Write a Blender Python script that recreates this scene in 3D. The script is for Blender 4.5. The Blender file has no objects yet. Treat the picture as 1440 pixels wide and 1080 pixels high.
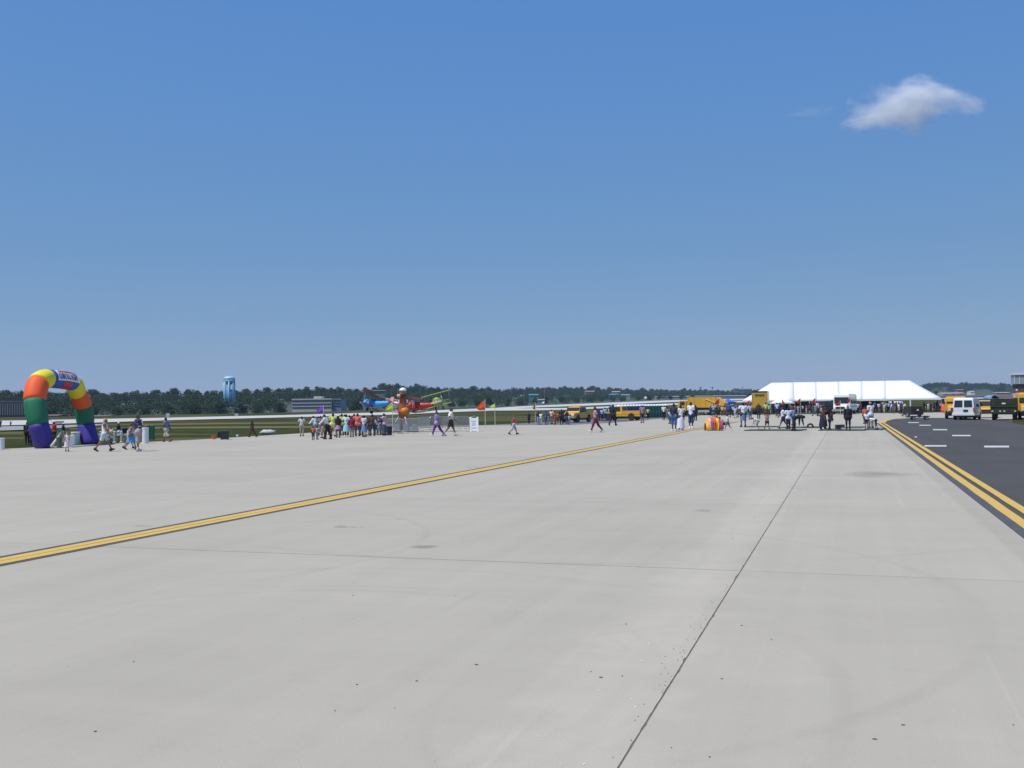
import bpy, bmesh, math, random
import numpy as np
from mathutils import Vector, Matrix
random.seed(7)
rad = math.radians
S = bpy.context.scene
COL = S.collection

# ------------------------------------------------------------------ camera
F, W0, H0, EYE = 1450.0, 1440, 1080, 2.0
YAW, PITCH, ROLL = math.atan(471/1450), math.atan(28.5/1450), 0.0118
fw = Vector((-math.sin(YAW)*math.cos(PITCH), math.cos(YAW)*math.cos(PITCH), math.sin(PITCH)))
r0 = Vector((math.cos(YAW), math.sin(YAW), 0)); u0 = r0.cross(fw)
rt = r0*math.cos(ROLL)-u0*math.sin(ROLL); up = u0*math.cos(ROLL)+r0*math.sin(ROLL)
FLAT = Vector((-math.sin(YAW), math.cos(YAW), 0))
cd = bpy.data.cameras.new('camera'); cam = bpy.data.objects.new('camera', cd); COL.objects.link(cam)
cam.matrix_world = Matrix(((rt.x, up.x, -fw.x, 0), (rt.y, up.y, -fw.y, 0), (rt.z, up.z, -fw.z, EYE), (0, 0, 0, 1)))
cd.sensor_width = 36; cd.lens = 36*F/W0; cd.clip_start = .1; cd.clip_end = 30000
S.camera = cam

# ------------------------------------------------------------------ light
SUN_EL = rad(64)
SUN_AZ = YAW*0 + math.atan2(0, 1)
sdir = (-r0*0.86-FLAT*0.5).normalized()                   # horizontal direction towards the sun
sun_vec = Vector((sdir.x*math.cos(SUN_EL), sdir.y*math.cos(SUN_EL), math.sin(SUN_EL)))
w = bpy.data.worlds.new("World"); S.world = w; w.use_nodes = True
nt = w.node_tree; nt.nodes.clear()
sky = nt.nodes.new('ShaderNodeTexSky'); sky.sky_type = 'NISHITA'; sky.sun_disc = False
sky.sun_elevation = SUN_EL; sky.sun_rotation = math.atan2(sdir.x, sdir.y)
sky.altitude = 0; sky.air_density = .7; sky.dust_density = 0; sky.ozone_density = 1.0
bg = nt.nodes.new('ShaderNodeBackground'); bg.inputs[1].default_value = 0.1
sp_ = nt.nodes.new('ShaderNodeSeparateColor'); hs = nt.nodes.new('ShaderNodeCombineColor')      # a hazy blue grade of the whole sky
nt.links.new(sky.outputs[0], sp_.inputs[0])
for i, (pw, gain) in enumerate(((.60, .98), (.31, 2.12), (-.06, 6.3))):
    a_ = nt.nodes.new('ShaderNodeMath'); a_.operation = 'POWER'; a_.inputs[1].default_value = pw
    b_ = nt.nodes.new('ShaderNodeMath'); b_.operation = 'MULTIPLY'; b_.inputs[1].default_value = gain
    nt.links.new(sp_.outputs[i], a_.inputs[0]); nt.links.new(a_.outputs[0], b_.inputs[0]); nt.links.new(b_.outputs[0], hs.inputs[i])
ow = nt.nodes.new('ShaderNodeOutputWorld')
nt.links.new(hs.outputs[0], bg.inputs[0]); nt.links.new(bg.outputs[0], ow.inputs[0])
sl = bpy.data.lights.new('sun', 'SUN'); sl.energy = 4.3; sl.angle = rad(.53); sl.color = (1, .95, .87)
so = bpy.data.objects.new('sun', sl); COL.objects.link(so)
so.rotation_euler = sun_vec.to_track_quat('Z', 'Y').to_euler(); so.location = (0, 0, 300)
S.view_settings.view_transform = 'Standard'; S.view_settings.look = 'None'
S.view_settings.gamma = 1; S.view_settings.exposure = 0.0; S.view_settings.use_curve_mapping = False
S.render.engine = 'CYCLES'
S.cycles.volume_bounces = 5; S.cycles.max_bounces = 8

# ------------------------------------------------------------------ picture <-> place
def ray(px, py):
    return fw*F + rt*(px-W0/2) + up*(H0/2-py)
def P(px, py, z=0.0):                       # ground point seen at a pixel
    r = ray(px, py); t = (z-EYE)/r.z
    return Vector((r.x*t, r.y*t, z))
def D(px, py, d):                           # point seen at a pixel, at depth d
    r = ray(px, py); r = r*(d/r.dot(FLAT))
    return Vector((r.x, r.y, r.z+EYE))
def PB(px, py, m):                           # m metres further along the same sight line, on the ground
    p = P(px, py); d = p.x*FLAT.x+p.y*FLAT.y; q = p*((d+m)/d); q.z = 0; return q
def depth(v): return v.x*FLAT.x+v.y*FLAT.y
def hor(px): return 563+.0118*(1191-px)
def sstep(a, b, x):
    t = min(1, max(0, (x-a)/(b-a))); return t*t*(3-2*t)
def lerp_tab(tab, x):
    if x <= tab[0][0]: return tab[0][1]
    for (a, b), (c, d) in zip(tab, tab[1:]):
        if x <= c: return b+(d-b)*(x-a)/(c-a)
    return tab[-1][1]
def kslope(px): return lerp_tab([(-400, -.0012), (560, -.0012), (700, .001), (860, .0046), (1000, .0056), (1700, .0056)], px)
def terr(x, y):                             # terrain height
    d = x*FLAT.x+y*FLAT.y
    if d < 150: return 0.0
    a = x*r0.x+y*r0.y
    px = 720+F*a/d
    return kslope(px)*(d-150)
EM = rad(0)
RZ = YAW                                    # turning by +YAW makes local +Y point along the view

# ------------------------------------------------------------------ materials
MATS = {}
def hexc(c):
    if isinstance(c, str):
        v = [int(c[i:i+2], 16)/255 for i in (0, 2, 4)]
        return tuple(x/12.92 if x <= .04045 else ((x+.055)/1.055)**2.4 for x in v)
    return c
def mat(col, rough=.75, var=.12, scale=6., metal=0., key=None, bump=0., coat=0., alpha=None):
    k = key or (col if isinstance(col, str) else tuple(round(x, 4) for x in col), rough, var, scale, metal, bump, coat)
    if k in MATS: return MATS[k]
    c = hexc(col)
    m = bpy.data.materials.new(key or 'mat'); m.use_nodes = True; n = m.node_tree; b = n.nodes['Principled BSDF']
    b.inputs['Roughness'].default_value = rough; b.inputs['Metallic'].default_value = metal
    if coat: b.inputs['Coat Weight'].default_value = coat
    if var > 0:
        tc = n.nodes.new('ShaderNodeTexCoord'); no = n.nodes.new('ShaderNodeTexNoise')
        no.inputs['Scale'].default_value = scale; no.inputs['Detail'].default_value = 4
        n.links.new(tc.outputs['Object'], no.inputs['Vector'])
        mx = n.nodes.new('ShaderNodeMix'); mx.data_type = 'RGBA'
        mx.inputs[6].default_value = (*[x*(1-var) for x in c], 1); mx.inputs[7].default_value = (*[min(.95, x*(1+var)) for x in c], 1)
        n.links.new(no.outputs['Fac'], mx.inputs[0]); n.links.new(mx.outputs[2], b.inputs['Base Color'])
        if bump:
            bp = n.nodes.new('ShaderNodeBump'); bp.inputs['Strength'].default_value = bump
            n.links.new(no.outputs['Fac'], bp.inputs['Height']); n.links.new(bp.outputs[0], b.inputs['Normal'])
    else: b.inputs['Base Color'].default_value = (*c, 1)
    MATS[k] = m
    return m
def NM(n, op, *a):
    x = n.nodes.new('ShaderNodeMath'); x.operation = op
    for i, v in enumerate(a):
        if isinstance(v, (int, float)): x.inputs[i].default_value = v
        else: n.links.new(v, x.inputs[i])
    return x.outputs[0]
def noise(n, vec, scale, detail=4, rough=.55):
    o = n.nodes.new('ShaderNodeTexNoise'); o.inputs['Scale'].default_value = scale; o.inputs['Detail'].default_value = detail
    o.inputs['Roughness'].default_value = rough; n.links.new(vec, o.inputs['Vector']); return o.outputs['Fac']
def ramp(n, fac, stops):
    r = n.nodes.new('ShaderNodeValToRGB'); e = r.color_ramp.elements
    for i, (p, c) in enumerate(stops):
        q = e[i] if i < 2 else e.new(p)
        q.position = p; q.color = (*(c if isinstance(c, tuple) else (c, c, c)), 1)
    n.links.new(fac, r.inputs[0]); return r.outputs[0]
def mixc(n, fac, a, b, mode='MIX'):
    x = n.nodes.new('ShaderNodeMix'); x.data_type = 'RGBA'; x.blend_type = mode
    for i, v in ((0, fac), (6, a), (7, b)):
        if isinstance(v, (int, float)): x.inputs[i].default_value = v
        elif isinstance(v, tuple): x.inputs[i].default_value = (*v, 1)
        else: n.links.new(v, x.inputs[i])
    return x.outputs[2]

# ------------------------------------------------------------------ mesh builder
class MB:
    def __init__(s): s.v = []; s.f = []
    def add(s, vs, fs, M=None):
        o = len(s.v); s.v += [tuple(M @ Vector(p)) if M else tuple(p) for p in vs]; s.f += [tuple(o+i for i in f) for f in fs]; return s
    def box(s, x0, x1, y0, y1, z0, z1, M=None, tx=0, ty=0):   # tx, ty: the top drawn in
        v = [(x0, y0, z0), (x1, y0, z0), (x1, y1, z0), (x0, y1, z0), (x0+tx, y0+ty, z1), (x1-tx, y0+ty, z1), (x1-tx, y1-ty, z1), (x0+tx, y1-ty, z1)]
        return s.add(v, [(3, 2, 1, 0), (4, 5, 6, 7), (0, 1, 5, 4), (1, 2, 6, 5), (2, 3, 7, 6), (3, 0, 4, 7)], M)
    def tube(s, pts, rs, n=8, cap=True):
        pts = [Vector(p) for p in pts]
        if isinstance(rs, (int, float)): rs = [rs]*len(pts)
        o = len(s.v); t0 = (pts[1]-pts[0]).normalized()
        ref = Vector((0, 0, 1)) if abs(t0.z) < .9 else Vector((0, 1, 0))
        a = t0.cross(ref).normalized()
        for i, p in enumerate(pts):
            t = (pts[min(i+1, len(pts)-1)]-pts[max(i-1, 0)]).normalized()
            a = (a-t*a.dot(t)).normalized(); b = t.cross(a)
            for k in range(n):
                an = 2*math.pi*k/n; s.v.append(tuple(p+(a*math.cos(an)+b*math.sin(an))*rs[i]))
        for i in range(len(pts)-1):
            for k in range(n):
                s.f.append((o+i*n+k, o+i*n+(k+1) % n, o+(i+1)*n+(k+1) % n, o+(i+1)*n+k))
        if cap:
            s.f.append(tuple(o+k for k in range(n))[::-1]); s.f.append(tuple(o+(len(pts)-1)*n+k for k in range(n)))
        return s
    def lathe(s, prof, n=12, M=None, cap=True):            # prof: (radius, z)
        vs = []; fs = []
        for r, z in prof:
            for k in range(n): vs.append((r*math.cos(2*math.pi*k/n), r*math.sin(2*math.pi*k/n), z))
        for i in range(len(prof)-1):
            for k in range(n): fs.append((i*n+k, i*n+(k+1) % n, (i+1)*n+(k+1) % n, (i+1)*n+k))
        if cap: fs.append(tuple(range(n))[::-1]); fs.append(tuple((len(prof)-1)*n+k for k in range(n)))
        return s.add(vs, fs, M)
    def prism(s, prof, x0, x1, M=None, ins=None):           # prof (y,z) polygon drawn along x; ins: inset per point on both sides
        n = len(prof); ins = ins or [0]*n
        vs = [(x0+ins[i], y, z) for i, (y, z) in enumerate(prof)]+[(x1-ins[i], y, z) for i, (y, z) in enumerate(prof)]
        fs = [tuple(range(n))[::-1], tuple(range(n, 2*n))]+[(i, (i+1) % n, n+(i+1) % n, n+i) for i in range(n)]
        return s.add(vs, fs, M)
    def ell(s, c, r, n=8, m=5):
        vs = []; fs = []
        for i in range(m+1):
            th = math.pi*i/m
            for k in range(n):
                ph = 2*math.pi*k/n
                vs.append((c[0]+r[0]*math.sin(th)*math.cos(ph), c[1]+r[1]*math.sin(th)*math.sin(ph), c[2]+r[2]*math.cos(th)))
        for i in range(m):
            for k in range(n): fs.append((i*n+k, (i+1)*n+k, (i+1)*n+(k+1) % n, i*n+(k+1) % n))
        return s.add(vs, fs)
    def mesh(s, name='mesh', smooth=False, bevel=0):
        me = bpy.data.meshes.new(name); me.from_pydata(s.v, [], s.f); me.validate(); me.update()
        bm = bmesh.new(); bm.from_mesh(me)
        bmesh.ops.remove_doubles(bm, verts=bm.verts, dist=1e-5)
        if bevel: bmesh.ops.bevel(bm, geom=[e for e in bm.edges if len(e.link_faces) == 2 and e.calc_face_angle(0) > .5], offset=bevel, segments=2, affect='EDGES', clamp_overlap=True)
        bmesh.ops.recalc_face_normals(bm, faces=bm.faces)
        bm.to_mesh(me); bm.free()
        if smooth:
            for p in me.polygons: p.use_smooth = True
        return me
def link(name, me, m=None, parent=None, **props):
    o = bpy.data.objects.new(name, me); COL.objects.link(o)
    if m is not None:
        if not me.materials: me.materials.append(m)
        if me.materials[0] is not m:
            o.material_slots[0].link = 'OBJECT'; o.material_slots[0].material = m
    if parent: o.parent = parent
    for k, v in props.items(): o[k] = v
    return o
def obj(name, mb, m, parent=None, smooth=False, bevel=0, **props):
    return link(name, mb.mesh(name, smooth, bevel), m, parent, **props)
def thing(name, label, cat, loc=(0, 0, 0), rz=0, group=None, sc=1):
    o = bpy.data.objects.new(name, None); COL.objects.link(o); o.location = loc; o.rotation_euler = (0, 0, rz); o.scale = (sc, sc, sc)
    o.empty_display_size = .3; o['label'] = label; o['category'] = cat
    if group: o['group'] = group
    return o
def tag(o, label, cat, group=None):
    o['label'] = label; o['category'] = cat
    if group: o['group'] = group
    return o
def copy_tree(o, parent=None):
    c = o.copy(); COL.objects.link(c); c.parent = parent
    for ch in o.children: copy_tree(ch, c)
    return c
def textmesh(s, size, depth_=.004, bold=0.0, sx=1.0):
    cu = bpy.data.curves.new('lettering', 'FONT'); cu.body = s; cu.size = size; cu.align_x = 'CENTER'; cu.align_y = 'CENTER'
    cu.extrude = depth_; cu.offset = bold; cu.resolution_u = 2
    o = bpy.data.objects.new('t', cu); COL.objects.link(o)
    dg = bpy.context.evaluated_depsgraph_get(); me = bpy.data.meshes.new_from_object(o.evaluated_get(dg))
    bpy.data.objects.remove(o)
    for v in me.vertices: v.co.x *= sx
    me.materials.clear()
    return me

# ------------------------------------------------------------------ ground
def ground_sheet():
    mb = MB(); us = [-1.6+i*.05 for i in range(65)]
    ds = [-40, 0, 30, 60, 90, 120, 150, 180, 220, 270, 330, 400, 500, 620, 780, 1000, 1300, 1700, 2200, 3000, 5000, 9000]
    for d in ds:
        for u in us:
            dd = max(d, 60) if d > 0 else 60
            q = FLAT*d + r0*(u*max(dd, 60))
            z = terr(q.x, q.y) if d > 150 else 0
            dd0 = lerp_tab([(-300, 340), (0, 350), (400, 480), (700, 1600)], 720+F*u)
            if d > dd0: z -= min(8, (d-dd0)*.055)
            if d > 800: z = min(z, kslope(720+F*u)*650 - (d-800)*.002)
            mb.v.append((q.x, q.y, z-.06))
    n = len(us)
    for i in range(len(ds)-1):
        for k in range(n-1): mb.f.append((i*n+k, i*n+k+1, (i+1)*n+k+1, (i+1)*n+k))
    return mb
def grass_mat():
    m = bpy.data.materials.new('grass_ground'); m.use_nodes = True; n = m.node_tree; b = n.nodes['Principled BSDF']
    g = n.nodes.new('ShaderNodeNewGeometry'); b.inputs['Roughness'].default_value = .95; b.inputs['Specular IOR Level'].default_value = 0
    a = noise(n, g.outputs['Position'], .05, 5); a2 = noise(n, g.outputs['Position'], .6, 5, .7)
    mp = n.nodes.new('ShaderNodeMapping'); mp.inputs['Scale'].default_value = (.018, .1, 1); mp.inputs['Rotation'].default_value = (0, 0, rad(20))
    n.links.new(g.outputs['Position'], mp.inputs['Vector']); s = noise(n, mp.outputs[0], 1., 5, .6)
    c = ramp(n, a2, [(.3, (.025, .036, .014)), (.7, (.056, .064, .026))])
    c = mixc(n, ramp(n, s, [(.5, 0.), (.62, .9)]), c, (.15, .135, .075))
    c = mixc(n, ramp(n, a, [(.5, 0.), (.7, .5)]), c, (.07, .068, .034))
    n.links.new(c, b.inputs['Base Color']); return m
GRASS = grass_mat()
obj('grassland', ground_sheet(), GRASS, smooth=True, kind='structure')

Y1 = P(1050, 803).y; Y2 = P(1105, 709.5).y; PITCHY = Y2-Y1
XC = (P(870, 1080).x+P(1045, 803).x+P(1160, 612).x)/3
XL = [P(0, y).x for y in (782.7, 785.7, 794.3, 796.7)]
XR = [P(1440, y).x for y in (757.7, 744.5, 731.2, 723.3, 713.7)]
print('joint rows', Y1, Y2, PITCHY, 'XC', [P(870, 1080).x, P(1045, 803).x, P(1160, 612).x], 'XL', XL, 'XR', XR)

def concrete(light=1.0, slabs=True):
    m = bpy.data.materials.new('concrete'); m.use_nodes = True; n = m.node_tree; b = n.nodes['Principled BSDF']
    g = n.nodes.new('ShaderNodeNewGeometry'); pos = g.outputs['Position']; b.inputs['Roughness'].default_value = .92; b.inputs['Specular IOR Level'].default_value = .25
    c0 = noise(n, pos, .22, 5, .6); c1 = noise(n, pos, 3.0, 6, .65); c2 = noise(n, pos, 60., 3, .7)
    mp = n.nodes.new('ShaderNodeMapping'); mp.inputs['Scale'].default_value = (2.2, .05, 1); n.links.new(pos, mp.inputs['Vector'])
    st = noise(n, mp.outputs[0], 1., 6, .6)
    mp2 = n.nodes.new('ShaderNodeMapping'); mp2.inputs['Scale'].default_value = (.06, 1.6, 1); n.links.new(pos, mp2.inputs['Vector'])
    st2 = noise(n, mp2.outputs[0], 1., 6, .6)
    v = NM(n, 'ADD', NM(n, 'MULTIPLY', NM(n, 'SUBTRACT', c0, .5), .3), 1.0)
    v = NM(n, 'ADD', v, NM(n, 'MULTIPLY', NM(n, 'SUBTRACT', c1, .5), .2))
    v = NM(n, 'ADD', v, NM(n, 'MULTIPLY', NM(n, 'SUBTRACT', c2, .5), .3))
    v = NM(n, 'ADD', v, NM(n, 'MULTIPLY', NM(n, 'SUBTRACT', st, .5), .2))
    v = NM(n, 'ADD', v, NM(n, 'MULTIPLY', NM(n, 'SUBTRACT', st2, .5), .12))
    oi = n.nodes.new('ShaderNodeObjectInfo')
    v = NM(n, 'ADD', v, NM(n, 'MULTIPLY', NM(n, 'SUBTRACT', oi.outputs['Random'], .5), .05))
    sx = n.nodes.new('ShaderNodeSeparateXYZ'); n.links.new(pos, sx.inputs[0]); X, Y = sx.outputs[0], sx.outputs[1]
    wob = noise(n, pos, 1.3, 5, .6)
    wobx = NM(n, 'ADD', X, NM(n, 'MULTIPLY', NM(n, 'SUBTRACT', wob, .5), 1.2))
    def blob(cx, cy, rx, ry, amt, soft=.45):
        nonlocal v
        dx = NM(n, 'DIVIDE', NM(n, 'SUBTRACT', wobx, cx), rx); dy = NM(n, 'DIVIDE', NM(n, 'SUBTRACT', Y, cy), ry)
        d = NM(n, 'SQRT', NM(n, 'ADD', NM(n, 'MULTIPLY', dx, dx), NM(n, 'MULTIPLY', dy, dy)))
        d = NM(n, 'ADD', d, NM(n, 'MULTIPLY', NM(n, 'SUBTRACT', wob, .5), 1.0))
        k = n.nodes.new('ShaderNodeMapRange'); k.clamp = True; k.interpolation_type = 'SMOOTHSTEP'
        n.links.new(d, k.inputs[0]); k.inputs[1].default_value = 1-soft; k.inputs[2].default_value = 1+soft*.3; k.inputs[3].default_value = amt; k.inputs[4].default_value = 0
        v = NM(n, 'SUBTRACT', v, k.outputs[0])
    def arc(cx, cy, R, wd, amt):
        nonlocal v
        dx = NM(n, 'SUBTRACT', X, cx); dy = NM(n, 'SUBTRACT', Y, cy)
        d = NM(n, 'ABSOLUTE', NM(n, 'SUBTRACT', NM(n, 'SQRT', NM(n, 'ADD', NM(n, 'MULTIPLY', dx, dx), NM(n, 'MULTIPLY', dy, dy))), R))
        k = n.nodes.new('ShaderNodeMapRange'); k.clamp = True
        n.links.new(d, k.inputs[0]); k.inputs[1].default_value = wd*.4; k.inputs[2].default_value = wd; k.inputs[3].default_value = amt; k.inputs[4].default_value = 0
        br = n.nodes.new('ShaderNodeMapRange'); n.links.new(c0, br.inputs[0]); br.inputs[1].default_value = .42; br.inputs[2].default_value = .6
        v = NM(n, 'SUBTRACT', v, NM(n, 'MULTIPLY', k.outputs[0], br.outputs[0]))
    if slabs:
        for (px, py, wpx, hpx, amt) in ((1225, 667, 40, 4.5, .2), (1260, 667, 48, 2.6, .14), (592, 769, 34, 2.6, .36), (492, 741, 18, 2.5, .28), (205, 740, 20, 1.2, .22), (985, 718, 14, 1.5, .2), (668, 657, 14, 1.0, .18)):
            p = P(px, py); q = P(px+wpx, py); t = P(px, py-hpx)
            blob(p.x, p.y, (q-p).length, abs(t.y-p.y), amt)
        for (a, R, wd, amt) in ((P(330, 930), 3.1, .09, .06), (P(330, 930), 3.35, .06, .05), (P(330, 930), 4.6, .12, .05), (P(120, 760), 5.2, .1, .05), (P(1250, 1010), 2.9, .06, .06), (P(860, 700), 9.0, .12, .07), (P(500, 820), 6.5, .1, .07)):
            arc(a.x, a.y, R, wd, amt)
        k = n.nodes.new('ShaderNodeMapRange'); xd = P(1440, 792).x; n.links.new(NM(n, 'ADD', X, NM(n, 'MULTIPLY', NM(n, 'SUBTRACT', wob, .5), .12)), k.inputs[0])
        k.inputs[1].default_value = xd-.06; k.inputs[2].default_value = xd+.04; k.inputs[3].default_value = 0; k.inputs[4].default_value = .085
        v = NM(n, 'SUBTRACT', v, k.outputs[0])
        # long thin scrape marks running with the slab
        mp3 = n.nodes.new('ShaderNodeMapping'); mp3.inputs['Scale'].default_value = (9., .12, 1); mp3.inputs['Rotation'].default_value = (0, 0, rad(4)); n.links.new(pos, mp3.inputs['Vector'])
        sc_ = noise(n, mp3.outputs[0], 1., 3, .5); v = NM(n, 'ADD', v, NM(n, 'MULTIPLY', ramp(n, sc_, [(.64, 0.), (.72, 1.)]), .06))
        mp4 = n.nodes.new('ShaderNodeMapping'); mp4.inputs['Scale'].default_value = (5., .25, 1); mp4.inputs['Rotation'].default_value = (0, 0, rad(-38)); n.links.new(pos, mp4.inputs['Vector'])
        sd_ = noise(n, mp4.outputs[0], 1., 3, .5); v = NM(n, 'SUBTRACT', v, NM(n, 'MULTIPLY', ramp(n, sd_, [(.66, 0.), (.76, 1.)]), .05))
        # paler rubbed band on the left of the centre joint, brown edge on the right
        k = n.nodes.new('ShaderNodeMapRange'); n.links.new(NM(n, 'ABSOLUTE', NM(n, 'SUBTRACT', wobx, XC-.38)), k.inputs[0])
        k.inputs[1].default_value = .22; k.inputs[2].default_value = .62; k.inputs[3].default_value = .1; k.inputs[4].default_value = 0
        v = NM(n, 'ADD', v, k.outputs[0])
    base = mixc(n, 1.0, (.386*light, .355*light, .291*light), v, 'MULTIPLY')
    tint = mixc(n, NM(n, 'MULTIPLY', ramp(n, c1, [(.45, 0.), (.75, 1.)]), .35), base, (.31, .29, .245))
    sp = noise(n, pos, 22., 2, .5)
    tint = mixc(n, NM(n, 'MULTIPLY', ramp(n, sp, [(.76, 0.), (.8, 1.)]), .35), tint, (.12, .11, .10))
    n.links.new(tint, b.inputs['Base Color'])
    bp = n.nodes.new('ShaderNodeBump'); bp.inputs['Strength'].default_value = .25; bp.inputs['Distance'].default_value = .01
    n.links.new(c2, bp.inputs['Height']); n.links.new(bp.outputs[0], b.inputs['Normal'])
    return m
CONC = concrete(); CONCF = concrete(1.02, False)
def poly_sheet(name, pts, z, m, parent=None, thick=0, **props):
    mb = MB(); v = [(p[0], p[1], z) for p in pts]; n = len(v)
    if thick:
        mb.add(v+[(a, b, z-thick) for a, b, _ in v], [tuple(range(n))]+[(i, n+i, n+(i+1) % n, (i+1) % n) for i in range(n)])
    else: mb.add(v, [tuple(range(n))])
    return obj(name, mb, m, parent, **props)
# apron: from behind the camera to the grass edge on the left
ga, gb = P(0, 631), P(740, 600.5)
gdir = (gb-ga); gl = ga-gdir*1.5
ap = [(-90, -30), (gl.x, gl.y), (ga.x, ga.y), tuple(P(240, 619.5))[:2], tuple(P(440, 611.5))[:2], tuple(gb)[:2], tuple(P(860, 594.5))[:2], tuple(P(950, 587))[:2],
      tuple(P(985, 584))[:2], tuple(P(1010, 579))[:2], tuple(P(1060, 577))[:2], tuple(P(1300, 573))[:2], tuple(P(1500, 571))[:2], tuple(P(1700, 585))[:2], (60, -30)]
apron = poly_sheet('apron', ap, -.018, CONCF, thick=.2, kind='structure')
EX0, EX1 = XR[0], 45.
joint = mat((.055, .045, .035), .95, .3, 20., key='joint_filler')
SX = [XC-9.48*4, XC-9.48*3, XC-9.48*2, XC-9.48, XC, EX0]
YS0 = Y1-2*PITCHY; NR = 12
obj('joint_filler', MB().box(SX[0], SX[-1], YS0, YS0+NR*PITCHY, -.017, -.006), joint, apron)
obj('joint_sealant', MB().box(XC-.02, XC+.02, YS0, YS0+NR*PITCHY, -.0055, -.0035), mat((.13, .105, .075), .95, .45, 6., key='sealant'), apron)
for i in range(len(SX)-1):
    for j in range(NR):
        y0 = YS0+j*PITCHY; y1 = y0+PITCHY
        gx0 = .006 if i in (4,) else .003; gx1 = .005 if i == 3 else (.0 if i == 4 else .004); gy = .006
        if SX[i+1] < -9 and y1 > 1e9: continue
        ring = []
        nseg = 110 if (i in (3, 4) and j < 4) else 8
        rnd = random.Random(i*100+j)
        def jit(a, amp): 
            r = rnd.random(); return amp*r if rnd.random() < .93 else amp*4.5*r
        a = .004 if j < 5 else .0
        for k in range(nseg+1): ring.append((SX[i]+gx0+(jit(0, .002 if i == 4 else .001) if 0 < k < nseg else 0), y0+gy+(y1-y0-2*gy)*k/nseg))
        for k in range(1, nseg): ring.append((SX[i]+gx0+(SX[i+1]-gx1-SX[i]-gx0)*k/nseg, y1-gy-jit(0, .003)))
        for k in range(nseg+1): ring.append((SX[i+1]-gx1-(jit(0, .0045 if i == 3 else .001) if 0 < k < nseg else 0), y1-gy-(y1-y0-2*gy)*k/nseg))
        for k in range(1, nseg): ring.append((SX[i+1]-gx1-(SX[i+1]-gx1-SX[i]-gx0)*k/nseg, y0+gy+jit(0, .003)))
        n_ = len(ring); mb = MB()
        cx, cy = (SX[i]+SX[i+1])/2, (y0+y1)/2
        zt = rnd.uniform(-.001, .001)
        mb.add([(x-cx, y-cy, zt) for x, y in ring]+[(x-cx, y-cy, -.016) for x, y in ring]+[(0, 0, zt)],
               [(k, (k+1) % n_, 2*n_) for k in range(n_)]+[((k+1) % n_, k, n_+k, n_+(k+1) % n_) for k in range(n_)])
        o = obj('concrete_slab', mb, CONC, apron); o.location = (cx, cy, 0)

# asphalt lane on the right
def asphalt():
    m = bpy.data.materials.new('asphalt'); m.use_nodes = True; n = m.node_tree; b = n.nodes['Principled BSDF']
    g = n.nodes.new('ShaderNodeNewGeometry'); pos = g.outputs['Position']; b.inputs['Roughness'].default_value = .9; b.inputs['Specular IOR Level'].default_value = .12
    a = noise(n, pos, .3, 5, .6); c = noise(n, pos, 45., 3, .7)
    mp = n.nodes.new('ShaderNodeMapping'); mp.inputs['Scale'].default_value = (1.2, .03, 1); n.links.new(pos, mp.inputs['Vector']); s = noise(n, mp.outputs[0], 1., 4)
    v = NM(n, 'ADD', NM(n, 'MULTIPLY', a, .5), NM(n, 'ADD', NM(n, 'MULTIPLY', c, .4), NM(n, 'MULTIPLY', s, .4)))
    n.links.new(ramp(n, v, [(.35, (.05, .05, .05)), (.95, (.098, .096, .092))]), b.inputs['Base Color']); return m
ASPH = asphalt()
pe = [P(1236, 596.5), P(1243, 592.5), P(1258, 589.5), P(1285, 587.5), P(1340, 587.5), P(1440, 592), P(1560, 596)]
poly_sheet('asphalt_lane', [(EX0, -30)]+[(EX0, pe[0].y-3)]+[(p.x, p.y) for p in pe]+[(45, 40), (45, -30)], -.004, ASPH, thick=.01, kind='structure')
def worn(col, under, key, thr=.63):
    m = mat(col, .75, .14, 3., key=key); n = m.node_tree; b = n.nodes['Principled BSDF']; src = b.inputs['Base Color'].links[0].from_socket
    g = n.nodes.new('ShaderNodeNewGeometry'); f = noise(n, g.outputs['Position'], 7., 6, .72); f2 = noise(n, g.outputs['Position'], .7, 3)
    f = NM(n, 'ADD', f, NM(n, 'MULTIPLY', NM(n, 'SUBTRACT', f2, .5), .35))
    n.links.new(mixc(n, NM(n, 'MULTIPLY', ramp(n, f, [(thr, 0.), (thr+.07, 1.)]), .75), src, under), b.inputs['Base Color']); return m
YEL = worn((.57, .375, .08), (.22, .18, .1), 'yellow_paint'); BLK = worn((.07, .07, .073), (.2, .19, .17), 'black_paint', .6); WHT = mat((.7, .7, .68), .7, .1, 3., key='white_paint')
YE = P(1240, 595).y
def strip(name, x0, x1, y0, y1, z, m, seg=60, **p):
    mb = MB()
    r = random.Random(x0)
    for i in range(seg+1):
        y = y0+(y1-y0)*i/seg; mb.v += [(x0+r.uniform(-.006, .006), y, z), (x1+r.uniform(-.006, .006), y, z)]
    for i in range(seg): mb.f.append((2*i, 2*i+1, 2*i+3, 2*i+2))
    return obj(name, mb, m, kind='structure', **p)
strip('black_line_border', XL[0], XL[3], 0, P(1058, 592.6).y, .0045, BLK)
ym = (XL[1]+XL[2])/2
strip('yellow_line', XL[1], ym-.008, 0, P(1058, 592.6).y, .009, YEL); strip('yellow_line', ym+.008, XL[2], 0, P(1058, 592.6).y, .009, YEL)
strip('black_line_border', XR[0], XR[1]+.005, 0, YE, .0045, BLK)
strip('yellow_line', XR[1], XR[2], 0, YE, .009, YEL); strip('yellow_line', XR[3], XR[4], 0, YE, .009, YEL)
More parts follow.
